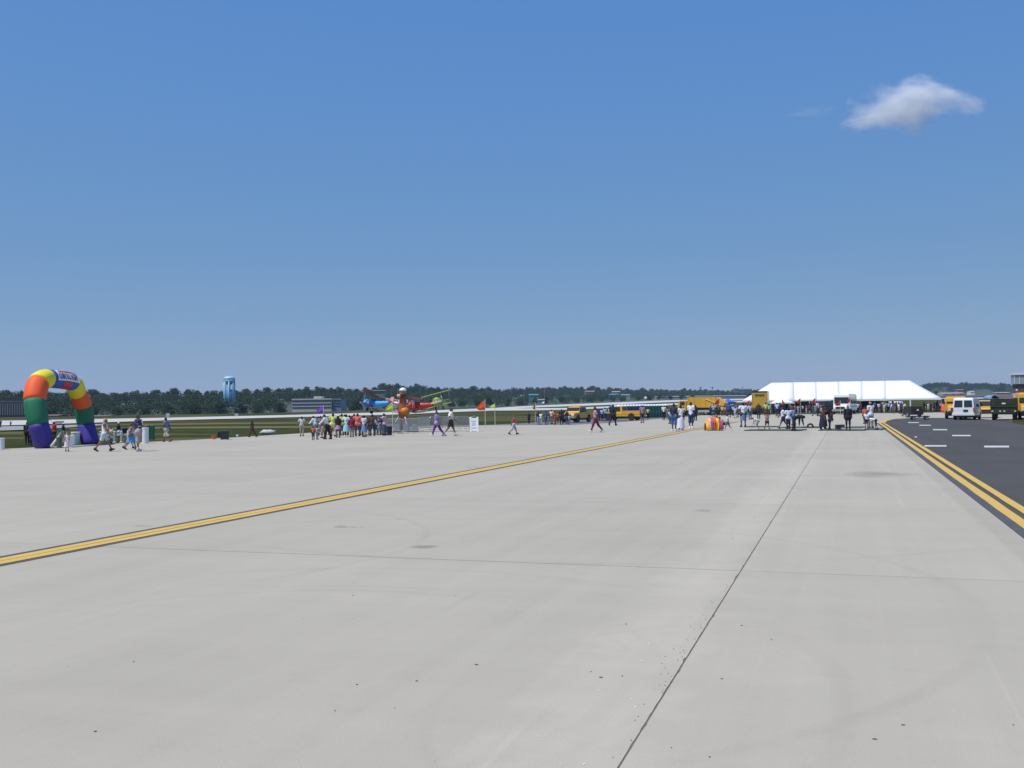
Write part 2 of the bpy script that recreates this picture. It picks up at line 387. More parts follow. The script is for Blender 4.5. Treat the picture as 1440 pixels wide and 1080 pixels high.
# curved continuation of the yellow line round the end of the lane
pts = [P(1240, 595), P(1244, 591.8), P(1258, 588.8), P(1285, 586.8)]
mb = MB()
for i, p in enumerate(pts): mb.v += [(p.x-.3, p.y, -.0145+.02), (p.x+.3, p.y+1.2, -.0145+.02)]
for i in range(len(pts)-1): mb.f.append((2*i, 2*i+1, 2*i+3, 2*i+2))
obj('yellow_line', mb, YEL, kind='structure')
for (xa, xb, y, hh) in ((1277, 1292, 594.2, 1.), (1293, 1309, 598, 1.1), (1312, 1332, 604.3, 1.4), (1339, 1365, 612.5, 1.7), (1300, 1331, 627, 2.), (1384, 1419, 628, 2.4)):
    a, b, c, d = P(xa, y+hh/2), P(xb, y+hh/2), P(xb, y-hh/2), P(xa, y-hh/2)
    poly_sheet('white_dash', [a, b, c, d], .002, mat((.5, .5, .49), .8, .25, 5., key='worn_white'), kind='structure')
mb = MB(); mb.ell((0, 0, .04), (.07, .06, .05), 6, 4)
o = obj('litter', mb, WHT); o.location = P(1288, 616); tag(o, 'crumpled white litter lying alone on the dark asphalt', 'litter')
# asphalt shoulder between concrete and grass, left centre
sh = [P(430, 612), P(560, 607.5), P(740, 600.6), P(860, 594.6), P(950, 587.1), P(950, 583), P(860, 588), P(740, 594.5), P(560, 604), P(430, 611)]
poly_sheet('shoulder', sh, -.022, mat((.14, .14, .142), .9, .2, .5, key='shoulder'), thick=.02, kind='structure')
# far runways draped on the terrain
def drape(name, edge_lo, edge_hi, m, dz, n=60):
    mb = MB()
    for i in range(n+1):
        px = -350+i*(1500+350)/n
        for e in (edge_lo, edge_hi):
            dd = e(px); q = D(px, 600, dd); mb.v.append((q.x, q.y, terr(q.x, q.y)+dz))
    for i in range(n): mb.f.append((2*i, 2*i+2, 2*i+3, 2*i+1))
    return obj(name, mb, m, kind='structure')
def inv(py_tab):          # pixel row table -> depth on terrain
    def f(px):
        dy = lerp_tab(py_tab, px)-hor(px); k = kslope(px)
        d = (EYE*F)/dy if dy > 0 else 1e9
        if d > 150: d = (EYE+150*k)*F/max(dy+k*F, .35)
        return min(d, 1500)
    return f
RW = mat((.48, .465, .43), .9, .1, .02, key='runway_concrete')
def straight(u0_, d0_, vp):     # 1/d linear in u
    def f(px):
        u = (px-720)/F; q = (vp-u)/(vp-u0_)/d0_
        return 1/max(q, 1/1600)
    return f
drape('runway', inv([(-300, 603), (0, 599), (240, 591.3), (400, 587.3), (560, 583.2), (640, 579.5), (700, 577.5), (740, 573.4), (800, 571.5), (870, 569), (940, 565.6), (1060, 562.3), (1500, 560)]),
      inv([(-300, 594), (0, 592), (240, 587.6), (400, 584), (560, 579.5), (640, 576), (700, 573.6), (740, 571), (800, 568.6), (870, 565.8), (940, 563), (1060, 560.6), (1500, 558)]), RW, .05)
RW2 = mat((.27, .265, .25), .9, .1, .02, key='taxiway_concrete')
def drape_px(name, lo, hi, m, dz, x0, x1, n=40):
    mb = MB(); a, b = inv(lo), inv(hi)
    for i in range(n+1):
        px = x0+(x1-x0)*i/n
        for e in (a, b):
            q = D(px, 600, e(px)); mb.v.append((q.x, q.y, terr(q.x, q.y)+dz))
    for i in range(n): mb.f.append((2*i, 2*i+2, 2*i+3, 2*i+1))
    return obj(name, mb, m, kind='structure')
drape_px('taxiway', [(-300, 613), (0, 606), (60, 604), (150, 598)], [(-300, 604), (0, 600), (60, 599), (150, 596.5)], RW2, .04, -300, 150)
drape_px('taxiway', [(660, 577.8), (740, 577.6), (800, 576.6), (860, 574), (1000, 567.4), (1060, 565.5), (1300, 563)], [(660, 577), (740, 574.4), (800, 574), (860, 571.6), (1000, 565), (1060, 563.6), (1300, 561)], RW, .07, 660, 1250)
# ------------------------------------------------------------------ wooded hills behind the airfield
SKYT = [(-300, 550), (0, 549), (20, 548), (45, 551), (60, 549), (80, 552), (150, 554.5), (200, 550), (300, 549), (400, 546.5), (480, 547), (510, 545.5), (530, 542.5), (545, 540.5), (575, 542), (600, 544), (622, 547), (650, 545), (700, 547.5), (735, 546), (780, 544.5), (850, 546.5), (900, 548), (960, 548), (1040, 549.5), (1100, 549), (1290, 543), (1318, 537), (1345, 540), (1362, 537.5), (1400, 540), (1440, 540.5), (1800, 542)]
BASET = [(-300, 598), (0, 592), (150, 590), (240, 587), (400, 583.5), (560, 578.8), (640, 575), (700, 572.5), (800, 567.5), (870, 565), (940, 562.5), (1060, 560), (1320, 556), (1440, 556), (1800, 556)]
D0T = [(-300, 400), (0, 420), (400, 560), (700, 760), (900, 1050), (1060, 1300), (1440, 1300), (1800, 1300)]
DRT = [(-300, 300), (400, 420), (900, 700), (1440, 900)]
def hillpt(px, t, top=0.0):
    """t 0 (foot of the wood) .. 1 (skyline); returns depth and image row of the ground there"""
    d = lerp_tab(D0T, px)+t*lerp_tab(DRT, px)
    th = 12*F/d
    ys = lerp_tab(SKYT, px)+th*.86; yb = lerp_tab(BASET, px)
    ys = min(ys, yb-.5)
    return d, yb+(ys-yb)*t
mb = MB(); nx, ntt = 150, 10
for i in range(nx+1):
    px = -320+i*2120/nx
    for k in range(ntt+3):
        t = min(k/ntt, 1)
        d, y = hillpt(px, t); q = D(px, y, d)
        if k > ntt: q = q+FLAT*(250*(k-ntt)); q.z -= 2*(k-ntt)
        if k == 0: q.z -= 3
        mb.v.append(tuple(q-Vector((0, 0, .3))))
kk = ntt+3
for i in range(nx):
    for k in range(kk-1): mb.f.append((i*kk+k, (i+1)*kk+k, (i+1)*kk+k+1, i*kk+k+1))
HILL = mat((.05, .07, .03), .95, .35, .02, key='hill_ground')
obj('wooded_hill', mb, HILL, smooth=True, kind='structure')

def leaf_mat(name, a, b_):
    m = bpy.data.materials.new(name); m.use_nodes = True; n = m.node_tree; b = n.nodes['Principled BSDF']; b.inputs['Roughness'].default_value = .8
    b.inputs['Specular IOR Level'].default_value = .0
    g = n.nodes.new('ShaderNodeNewGeometry'); oi = n.nodes.new('ShaderNodeObjectInfo')
    f = noise(n, g.outputs['Position'], .35, 3)
    f = NM(n, 'ADD', NM(n, 'MULTIPLY', f, .8), NM(n, 'MULTIPLY', oi.outputs['Random'], .5))
    n.links.new(ramp(n, f, [(.25, a), (.95, b_)]), b.inputs['Base Color']); return m
LEAF = leaf_mat('leaves', (.008, .017, .010), (.055, .082, .028))
BARK = mat((.09, .07, .05), .9, .3, 2., key='bark')
def crown_mesh(seed, h, wdt, nleaf, low=.12):
    r = np.random.RandomState(seed); vs = []; fs = []
    lobes = [(r.normal(0, wdt*.22), r.normal(0, wdt*.22), h*r.uniform(low+.15, .82), wdt*r.uniform(.2, .36)) for _ in range(11)]
    lobes.append((0, 0, h*.86, wdt*.2))
    for (x, y, z, R) in lobes:
        for _ in range(nleaf//12):
            d = r.normal(size=3); d /= np.linalg.norm(d); rr = R*r.uniform(.72, 1.08)
            c = np.array([x, y, z])+d*rr*np.array([1, 1, .82])
            if c[2] < h*low: continue
            s = h*r.uniform(.028, .06)
            nn = d+r.normal(0, .55, 3); nn /= np.linalg.norm(nn); a = np.cross(nn, r.normal(size=3)); a /= np.linalg.norm(a)+1e-9; b = np.cross(nn, a)
            o = len(vs); k = [c+a*s, c+b*s*.8, c-a*s, c-b*s*.8]
            vs += [tuple(p) for p in k]; fs.append((o, o+1, o+2, o+3))
    me = bpy.data.meshes.new('crown'); me.from_pydata(vs, [], fs); me.update(); return me
def trunk_mesh(seed, h, wdt):
    r = random.Random(seed); mb = MB(); mb.tube([(0, 0, -1), (.1, 0, h*.3), (0, .1, h*.75)], [h*.028, h*.02, h*.006], 6)
    for k in range(5):
        a = k*1.3+r.random(); z = h*(.28+.1*k)
        mb.tube([(0, 0, z), (math.cos(a)*wdt*.14, math.sin(a)*wdt*.14, z+h*.1), (math.cos(a)*wdt*.28, math.sin(a)*wdt*.28, z+h*.17)], [h*.011, h*.008, h*.003], 5)
    return mb.mesh('trunk')
CR = [(crown_mesh(10+k, 12, w_, n_, lo), trunk_mesh(k, 12, w_)) for k, (w_, n_, lo) in enumerate([(11, 1500, .1), (13, 1700, .08), (9, 1300, .12), (15, 1900, .06), (10, 1400, .1), (8, 1100, .2), (12, 1600, .05)])]
rnd = random.Random(3)
spots = []
def row(t0, t1, gap, sc=1):
    px = -60
    while px < 1500:
        d = hillpt(px, t0)[0]; px += gap*F/d*rnd.uniform(.7, 1.3); spots.append((px, rnd.uniform(t0, t1), sc))
row(.95, 1.0, 8.2); row(.02, .1, 11)
def plant(px, t, k, sc, tree=True):
    d, y = hillpt(px, t); q = D(px, y, d)
    return q, sc
kinds = ['tall', 'broad', 'slim', 'wide spreading', 'loose crowned', 'narrow', 'low crowned']
ntree = 0
for (px, t, _) in spots:
    if 1085 < px < 1290: continue
    if t < .2 and (405 < px < 490 or px < 42 or px > 1318 or 90 < px < 120): continue
    k = rnd.randrange(7); sc = rnd.uniform(.72, 1.12)
    if t > .85: sc = rnd.choice([.84, .9, .94, .97, 1., 1.03, 1.1])
    if t < .2: sc *= .62
    d, y = hillpt(px, t); q = D(px, y, d)
    where = 'on the skyline ridge' if t > .85 else ('in the middle of the wooded slope' if t > .2 else 'at the foot of the wood beyond the runway')
    grp = 'trees '+where
    lm = [(-20, 'at the very left edge'), (35, 'above the grey slatted building'), (80, 'seen through the arch'), (140, 'right of the arch'), (185, 'above the man with the child'), (240, 'above the man in grey blue'), (300, 'left of the water tower'),
          (345, 'at the water tower'), (400, 'between water tower and white office'), (440, 'at the left of the white office'), (482, 'at the right of the white office'), (520, 'left of the ride'), (560, 'above the blue aeroplane'), (600, 'above the red aeroplane'), (640, 'above the lime aeroplane'), (675, 'left of the orange flag'),
          (720, 'above the yellow flag'), (765, 'above the narrow red flag'), (810, 'above the gold crew pickup'), (850, 'above the navy car'), (890, 'above the gold pickup'), (935, 'above the green toilets'), (975, 'above the woman in white'), (1020, 'above the refuse lorry'), (1090, 'left of the marquee'), (1330, 'at the right end of the marquee'), (1360, 'above the white van'), (1400, 'above the gold car'), (1432, 'above the army truck'), (9999, 'at the brick tower')]
    at_ = next(n_ for x_, n_ in lm if px < x_)
    rw = thing('tree', ['rounded', 'broad', 'slim', 'wide', 'loose', 'narrow', 'low'][k]+' tree '+{'on': 'on skyline', 'in': 'in mid slope', 'at': 'at foot of wood'}[where[:2]]+' '+at_, 'tree', q, rnd.uniform(0, 6.3), grp)
    rw.scale = (sc, sc, sc*rnd.uniform(.9, 1.05))
    link('crown', CR[k][0], LEAF, rw); link('trunk', CR[k][1], BARK, rw); ntree += 1
# the mass of the wood between them: one uncountable body of foliage
r = np.random.RandomState(5); V = []; Fc = []
base_me = [np.array([v.co[:] for v in crown_mesh(60+k, 11, 13, 380, .05).vertices]).reshape(-1, 4, 3) for k in range(4)]
for i in range(1250):
    px = (r.uniform(-120, 1560) if i % 3 else r.uniform(640, 1560)); t = r.uniform(0, 1)**.8 if i % 5 > 1 else r.uniform(.86, 1)
    if 1085 < px < 1290: continue
    if t < .3 and (400 < px < 492 or px < 45 or px > 1318): continue
    d, y = hillpt(px, t); q = D(px, y, d)
    sc = r.uniform(.75, .98)*(1 if t > .25 else .7); a = r.uniform(0, 6.3); ca, sa = math.cos(a), math.sin(a)
    B = base_me[i % 4].reshape(-1, 3)*sc*np.array([1.15, 1.15, 1.0]); B = np.stack([B[:, 0]*ca-B[:, 1]*sa, B[:, 0]*sa+B[:, 1]*ca, B[:, 2]-.5], 1)+np.array(q)
    o = sum(len(x) for x in V)//1; V.append(B); Fc.append((o, len(B)//4))
VV = np.concatenate(V); me = bpy.data.meshes.new('wood'); nf = len(VV)//4
me.vertices.add(len(VV)); me.vertices.foreach_set('co', VV.ravel()); me.loops.add(len(VV)); me.loops.foreach_set('vertex_index', np.arange(len(VV)))
me.polygons.add(nf); me.polygons.foreach_set('loop_start', np.arange(nf)*4); me.update(calc_edges=True)
link('distant_wood', me, LEAF, kind='stuff')
print('trees', ntree, 'wood faces', nf)

# ------------------------------------------------------------------ water tower
d = 700.; q = D(322.5, 566, d); s = d/F
t = thing('water_tower', 'pale blue water tower with domed tank on legs above the left treeline', 'water tower', q, RZ)
hz = lambda y: (566-y)*s
BLU = mat((.30, .56, .68), .4, .06, .2, key='tower_blue'); BLU2 = mat((.17, .37, .50), .5, .06, .2, key='tower_blue_dark')
R = 8.0*s
obj('tank', MB().lathe([(R*.3, hz(541)), (R*.78, hz(539.6)), (R, hz(537)), (R*1.0, hz(533.5))], 28), BLU2, t, smooth=True)
obj('roof_dome', MB().lathe([(R*1.01, hz(533.6)), (R*.97, hz(531.5)), (R*.7, hz(529.6)), (R*.3, hz(528.9)), (.01, hz(528.7))], 28), BLU, t, smooth=True)
for k in range(8):
    a = k*math.pi/4+.2
    obj('leg', MB().tube([(R*.93*math.cos(a), R*.93*math.sin(a), -3), (R*.93*math.cos(a), R*.93*math.sin(a), hz(536.5))], .42, 8), BLU, t, smooth=True)
obj('riser', MB().lathe([(.8, -3), (.8, hz(540))], 14), BLU2, t, smooth=True)
obj('pump_house', MB().lathe([(R*.86, -3), (R*.86, hz(548)), (R*.8, hz(547.6))], 20), mat((.10, .30, .55), .6, .1, .3, key='tower_base'), t, smooth=True)

# ------------------------------------------------------------------ office buildings
WALL = mat((.50, .48, .45), .8, .06, .3, key='precast'); GLS = mat((.03, .045, .06), .15, .1, .5, key='dark_glass')
def building(label, cat, x0, x1, ytop, ybot, d, wall, floors, cols, win, depth_=16, tophouse=None, frac=.45, off=0., rz=0., fins=False):
    a, b = D(x0, ybot, d), D(x1, ybot, d); wd = (b-a).length; hgt = (ybot-ytop)*d/F
    t = thing('office_building', label, cat, (a+b)/2, math.atan2((b-a).y, (b-a).x)+rz)
    obj('wall', MB().box(-wd/2, wd/2, 0, depth_, -4, hgt), wall, t)
    obj('roof_parapet', MB().box(-wd/2-.15, wd/2+.15, -.15, .25, hgt-.25, hgt+.35), wall, t)
    fh = hgt/floors; cw = wd/cols; me = None
    for f in range(floors):
        for c in range(cols):
            wv = MB().box(0, cw*.82, -.12, .06, 0, fh*frac)
            if me is None: me = wv.mesh('window')
            o = link('window', me, win, t); o.location = (-wd/2+c*cw+cw*.09, -.02, f*fh+fh*(.28+off))
    if tophouse: obj('plant_room', MB().box(-wd/2+wd*tophouse[0], -wd/2+wd*tophouse[1], 3, 11, hgt, hgt+tophouse[2]*d/F), wall, t)
    return t, wd, hgt
building('low white three storey office building with dark window bands among trees', 'building', 411, 466, 561.5, 575.5, 520, WALL, 3, 18, GLS, tophouse=(.52, .72, 4.2))
building('bluish glass wing joined to the right of the white office building', 'building', 466.3, 480, 561.5, 573, 522, mat((.16, .23, .32), .5, .1, .3, key='blue_wall'), 3, 6, GLS)
t, wd, hg = building('dark grey slatted office building at far left edge behind the arch', 'building', -40, 35, 565, 586.5, 405, mat((.085, .085, .1), .8, .1, .3, key='grey_wall'), 1, 22, GLS, frac=.82, off=-.2)
for k in range(23):
    o = obj('fin', MB().box(-.12, .12, -.35, -.12, .8, hg-.8), WALL if k % 1 else mat((.2, .2, .22), .8, .1, key='fin'), t) if k == 0 else fin0.copy()
    if k == 0: fin0 = o
    else: COL.objects.link(o)
    o.location = (-wd/2+wd*k/22, 0, 0)
# small far buildings in the wood
def hut(x0, x1, y0, y1, d, col, label, roof=None, tilt=.5):
    a, b = D(x0, y1, d), D(x1, y1, d); wd = (b-a).length; h = (y1-y0)*d/F
    t = thing('far_building', label, 'building', (a+b)/2, math.atan2((b-a).y, (b-a).x))
    obj('wall', MB().box(-wd/2, wd/2, 0, 10, -3, h*.7), mat(col, .8, .1, .2), t)
    obj('roof', MB().prism([(-.4, h*.68), (5, h), (10.4, h*.68)], -wd/2-.3, wd/2+.3), mat(roof or col, .7, .1, .2), t)
    n = max(2, int(wd/4))
    for k in range(n): obj('window', MB().box(-wd/2+(k+.3)*wd/n, -wd/2+(k+.65)*wd/n, -.1, .05, h*.25, h*.5), GLS, t)
for a in [(524, 541, 548.5, 552, 560, (.13, .17, .14), 'grey green flat building half hidden above the left end of the ride', None),
          (59, 80, 583, 588, 380, (.22, .12, .12), 'low reddish shed seen through the rainbow arch', (.2, .1, .1)),
          (120, 150, 584, 589, 400, (.17, .15, .15), 'long low brown shed right of the rainbow arch by the runway', None),
          (744, 757, 554, 559.5, 900, (.06, .20, .22), 'teal building on the wooded slope above the orange flag', (.05, .22, .24)),
          (757, 766, 561, 566, 820, (.20, .24, .30), 'small grey blue shed at the foot of the wood near the red white mast', None),
          (823, 836, 549.5, 553, 1300, (.3, .22, .18), 'small pinkish roofed building high on the far ridge', (.34, .24, .2)),
          (861, 872, 550, 553.5, 1350, (.36, .34, .26), 'small cream roofed building high on the far ridge', (.36, .34, .26)),
          (857, 869, 554, 558, 1250, (.06, .17, .28), 'blue building below the ridge behind the black clad walker', (.06, .18, .3)),
          (874, 886, 554.5, 558, 1200, (.26, .31, .36), 'pale grey blue building on the slope above the portable toilets', None),
          (922, 1050, 556.5, 559.2, 1220, (.24, .26, .28), 'very long pale terminal building below the far hills', (.3, .31, .3)),
          (1040, 1058, 546.5, 551, 1800, (.09, .11, .15), 'dark blue block building on the horizon left of the tent', None),
          (1033, 1039, 545.5, 550, 1800, (.14, .16, .2), 'small grey tower block on the horizon left of the tent', None),
          (1326, 1356, 552, 556, 700, (.34, .30, .28), 'long pale building with rows of bays behind the white van', (.4, .36, .34)),
          (1347, 1356, 547.5, 550.5, 1300, (.24, .14, .12), 'reddish roofed building on the hill right of the tent', (.3, .17, .14)),
          (1365, 1371, 549.8, 552, 1200, (.7, .72, .72), 'tiny white building on the hill above the gold truck', (.75, .75, .75)),
          (1401, 1421, 551.5, 554.5, 900, (.4, .32, .24), 'tan roofed low building right of the hill foot', (.42, .34, .26)),
          (1322, 1400, 555.5, 563, 640, (.13, .075, .085), 'long dark maroon hangar behind the white van', (.11, .07, .085)),
          (1400, 1500, 554, 566, 560, (.09, .06, .07), 'dark brown hangar behind the army truck', (.12, .08, .08))]:
    hut(*a[:4], a[4], a[5], a[6], a[7])
# control building at the right edge
BRK = mat((.16, .075, .06), .9, .15, .4, key='brick'); d = 420; a, b = D(1430, 566, d), D(1450, 566, d); wd = (b-a).length; sc = d/F
t = thing('brick_tower', 'tall brick building with white roof band at the right edge', 'building', (a+b)/2, RZ-.3)
obj('wall', MB().box(-wd/2, wd/2, 0, 8, -3, (566-540)*sc), BRK, t)
obj('glazed_floor', MB().box(-wd/2-.6, wd/2+.2, -.6, 8, (566-540)*sc+.0, (566-527)*sc), mat((.30, .36, .40), .3, .15, .4, key='pale_glass'), t)
obj('roof_band', MB().box(-wd/2-1, wd/2+.4, -1, 8.4, (566-527)*sc+.01, (566-524)*sc), mat((.75, .77, .78), .6, .05, key='white_band'), t)
for k in range(3): obj('mullion', MB().box(-wd/2-.62+k*1.9, -wd/2-.4+k*1.9, -.7, -.58, (566-540)*sc+.1, (566-527)*sc-.02), WHT, t)
for k in range(3):
    for j in range(3): obj('window', MB().box(-wd/2+.7+k*1.8, -wd/2+1.7+k*1.8, -.06, .1, 1+j*2.2, 2.2+j*2.2), GLS, t)
# far masts and lights
def mast(px, yt, yb, d, r_, label, head=None, col=(.6, .6, .6), cat='mast', hw=1.5):
    p = D(px, yb, d); h = (yb-yt)*d/F
    t = thing('mast', label, cat, p, RZ)
    obj('pole', MB().tube([(0, 0, -2), (0, 0, h)], [r_, r_*.7], 6), mat(col, .6, .05), t)
    if head: obj('head', MB().lathe([(.1, h-head*.5), (hw, h-head*.3), (hw, h+head*.2), (hw*.4, h+head*.5)], 10), mat(col, .6, .05), t)
mast(985, 545.2, 556, 1700, .6, 'far mushroom water tower above the yellow lorry, left of the two', 2.2, (.10, .13, .18), 'water tower', 2.2)
mast(1002, 544.8, 556, 1700, .6, 'far mushroom water tower above the yellow lorry, right of the two', 2.4, (.10, .13, .18), 'water tower', 1.8)
mast(1044, 544.2, 551, 1750, .5, 'tiny antenna mast above the dark horizon block', 1.2, (.12, .14, .18), 'mast', .9)
mast(765.8, 550, 567, 700, .12, 'thin red and white mast left of the gold crew truck', 1.0, (.5, .16, .12), 'mast', .35)
mast(737, 551, 568, 800, .12, 'thin grey mast on the slope above the boy in red', None, (.3, .33, .36))
mast(559, 545, 551, 900, .15, 'slim pole poking up beyond the ride dome', None, (.3, .33, .36))
for (px, y, r_, lab) in ((764.3, 567, .9, 'white radome ball beside the runway left of the gold crew truck'), (908, 560, 1.4, 'white radome ball on the far shore above the portable toilets')):
    p = D(px, y, 640 if px < 800 else 900); o = obj('radome', MB().ell((0, 0, r_), (r_, r_, r_), 10, 6), WHT, smooth=True); o.location = p-Vector((0, 0, r_)); tag(o, lab, 'radome')
for k, (px, y, d) in enumerate(((1430, 549, 380), (1425, 554.5, 380), (1432, 555.5, 360))):
    p = D(px, y, d); t = thing('dish_antenna', ['upper large white round dish by the brick tower', 'small white dish left of the others by the brick tower', 'lower right white dish by the brick tower'][k], 'dish', p, RZ)
    rr = (1.7, 1.2, 1.0)[k]*d/F
    obj('dish', MB().ell((0, 0, 0), (rr, rr*.4, rr), 12, 6), WHT, t, smooth=True); obj('post', MB().tube([(0, .2, -rr), (0, .2, -4)], .1, 6), mat((.4, .4, .4), key='grey_metal'), t)
# small runway sign boards
for (px, y0, y1, d, lab) in ((236, 581, 586.5, 190, 'small grey sign board beyond the grass right of the man in grey'), (84, 592, 595.5, 135, 'low pale sign board on the taxiway seen under the arch'), (332.5, 581.5, 585, 230, 'tiny grey sign by the runway right of the water tower')):
    p = D(px, y1, d); s = d/F; t = thing('runway_sign', lab, 'sign', p, RZ)
    w_ = 5 if px > 90 else 12
    obj('board', MB().box(-w_*s/2, w_*s/2, -.05, .05, 0, (y1-y0)*s), mat((.33, .36, .38), .7, .05), t)
    for sg in (-1, 1): obj('post', MB().tube([(sg*w_*s*.35, 0, 0), (sg*w_*s*.35, 0, -1.2)], .04, 6), mat((.3, .3, .3)), t)

# ------------------------------------------------------------------ cloud: soft bodies of vapour high in the sky
def cloud_mat(sc, dens, seed):
    m = bpy.data.materials.new('cloud_vapour'); m.use_nodes = True; n = m.node_tree; n.nodes.remove(n.nodes['Principled BSDF'])
    out = n.nodes['Material Output']; v = n.nodes.new('ShaderNodeVolumePrincipled'); v.inputs['Color'].default_value = (.995, .995, 1, 1); v.inputs['Anisotropy'].default_value = 0
    tc = n.nodes.new('ShaderNodeTexCoord'); ob = tc.outputs['Object']
    nz = n.nodes.new('ShaderNodeTexNoise'); nz.noise_dimensions = '4D'; nz.inputs['W'].default_value = seed; nz.inputs['Scale'].default_value = sc; nz.inputs['Detail'].default_value = 9; nz.inputs['Roughness'].default_value = .62
    n.links.new(ob, nz.inputs['Vector'])
    ln = n.nodes.new('ShaderNodeVectorMath'); ln.operation = 'LENGTH'; n.links.new(ob, ln.inputs[0])
    f = NM(n, 'SUBTRACT', NM(n, 'ADD', NM(n, 'SUBTRACT', 1.0, ln.outputs['Value']), NM(n, 'MULTIPLY', NM(n, 'SUBTRACT', nz.outputs['Fac'], .5), 2.6)), .22)
    k = n.nodes.new('ShaderNodeMapRange'); k.clamp = True; n.links.new(f, k.inputs[0]); k.inputs[1].default_value = 0; k.inputs[2].default_value = .75; k.inputs[3].default_value = 0; k.inputs[4].default_value = dens
    n.links.new(k.outputs[0], v.inputs['Density']); n.links.new(v.outputs[0], out.inputs['Volume'])
    return m
def cloud(px, py, wpx, hpx, dens, label, sc=1.3, seed=1., tilt=0., d=3600., thick=.5):
    p = D(px, py, d); rx = wpx/2*d/F; rz_ = hpx/2*d/F
    o = obj('cloud', MB().ell((0, 0, 0), (1, 1, 1), 24, 14), cloud_mat(sc, dens, seed), smooth=True, kind='structure')
    o.location = p; o.scale = (rx, rx*thick, rz_); o.rotation_euler = (0, tilt, YAW)
    o['label'] = label
cloud(1262, 156, 150, 84, .022, 'white puffy cloud', 1.6, 3.3, .1)
cloud(1292, 136, 122, 66, .026, 'bulging crown of the white cloud', 1.8, 9.1, .1)
cloud(1335, 140, 120, 50, .013, 'ragged right shoulder of the cloud', 2.2, 8.1, .35)
cloud(1218, 172, 92, 34, .018, 'lower left foot of the cloud', 2.0, 2.1, -.15)
cloud(1368, 143, 46, 26, .011, 'small detached puff at the right of the cloud', 2.2, 1.7, .1)
cloud(1145, 157, 95, 18, 0.003, 'thin wisp', 1.8, 5.5, -.1)
cloud(320, 435, 50, 14, .0015, 'faint wisp', 1.8, 6.5, -.1)
cloud(470, 500, 60, 18, .0012, 'faint wisp', 1.8, 4.5, .0)
cloud(1370, 430, 50, 30, .0015, 'faint wisp', 1.8, 7.5, -.4)
# ------------------------------------------------------------------ haze
m = bpy.data.materials.new('haze_air'); m.use_nodes = True; n = m.node_tree; n.nodes.remove(n.nodes['Principled BSDF'])
v = n.nodes.new('ShaderNodeVolumePrincipled'); v.inputs['Color'].default_value = (.55, .76, 1.0, 1); v.inputs['Density'].default_value = .0001; v.inputs['Anisotropy'].default_value = .3
n.links.new(v.outputs[0], n.nodes['Material Output'].inputs['Volume'])
hb = MB().box(-3000, 3000, -60, 3200, -25, 62)
hz_o = obj('haze', hb, m, kind='stuff'); hz_o.rotation_euler = (0, 0, YAW)
# ------------------------------------------------------------------ common materials
STEEL = mat((.45, .46, .47), .35, .1, 3., .7, key='steel'); RUB = mat((.022, .022, .024), .85, .15, 5., key='rubber'); DARK = mat((.02, .02, .022), .6, .1, key='dark_trim')
GLASS = mat((.025, .035, .045), .08, .05, key='car_glass'); CHR = mat((.6, .6, .6), .25, .05, 3., .9, key='chrome'); PWHT = mat((.78, .79, .80), .35, .04, 2., key='white_coat', coat=.3)
GOLD = mat((.66, .36, .03), .4, .08, 1.5, key='golden_coat', coat=.25); RED = mat((.55, .03, .03), .6, .15, 4., key='red_cloth')
LITR = mat((.5, .02, .02), .3, .05, key='red_lamp'); LITW = mat((.8, .8, .75), .2, .05, key='clear_lamp')
def wheel_meshes(r, wdt):
    ty = MB(); Mx = Matrix.Rotation(rad(90), 4, 'Y')
    ty.lathe([(r*.58, -wdt/2), (r*.93, -wdt/2), (r, -wdt*.3), (r, wdt*.3), (r*.93, wdt/2), (r*.58, wdt/2)], 20, Mx, cap=False)
    rm = MB(); rm.lathe([(.02, -wdt*.36), (r*.5, -wdt*.42), (r*.6, -wdt*.5), (r*.6, wdt*.5), (r*.5, wdt*.42), (.02, wdt*.36)], 16, Mx)
    return ty.mesh('tyre', True), rm.mesh('rim', True)
WC = {}
def wheels(t, xs, ys, r=.36, wdt=.24, rim=STEEL):
    key = (round(r, 3), wdt)
    if key not in WC: WC[key] = wheel_meshes(r, wdt)
    ty, rm = WC[key]
    for x in xs:
        for y in ys:
            o = link('wheel', ty, RUB, t); o.location = (x, y, r); link('rim', rm, rim, o)
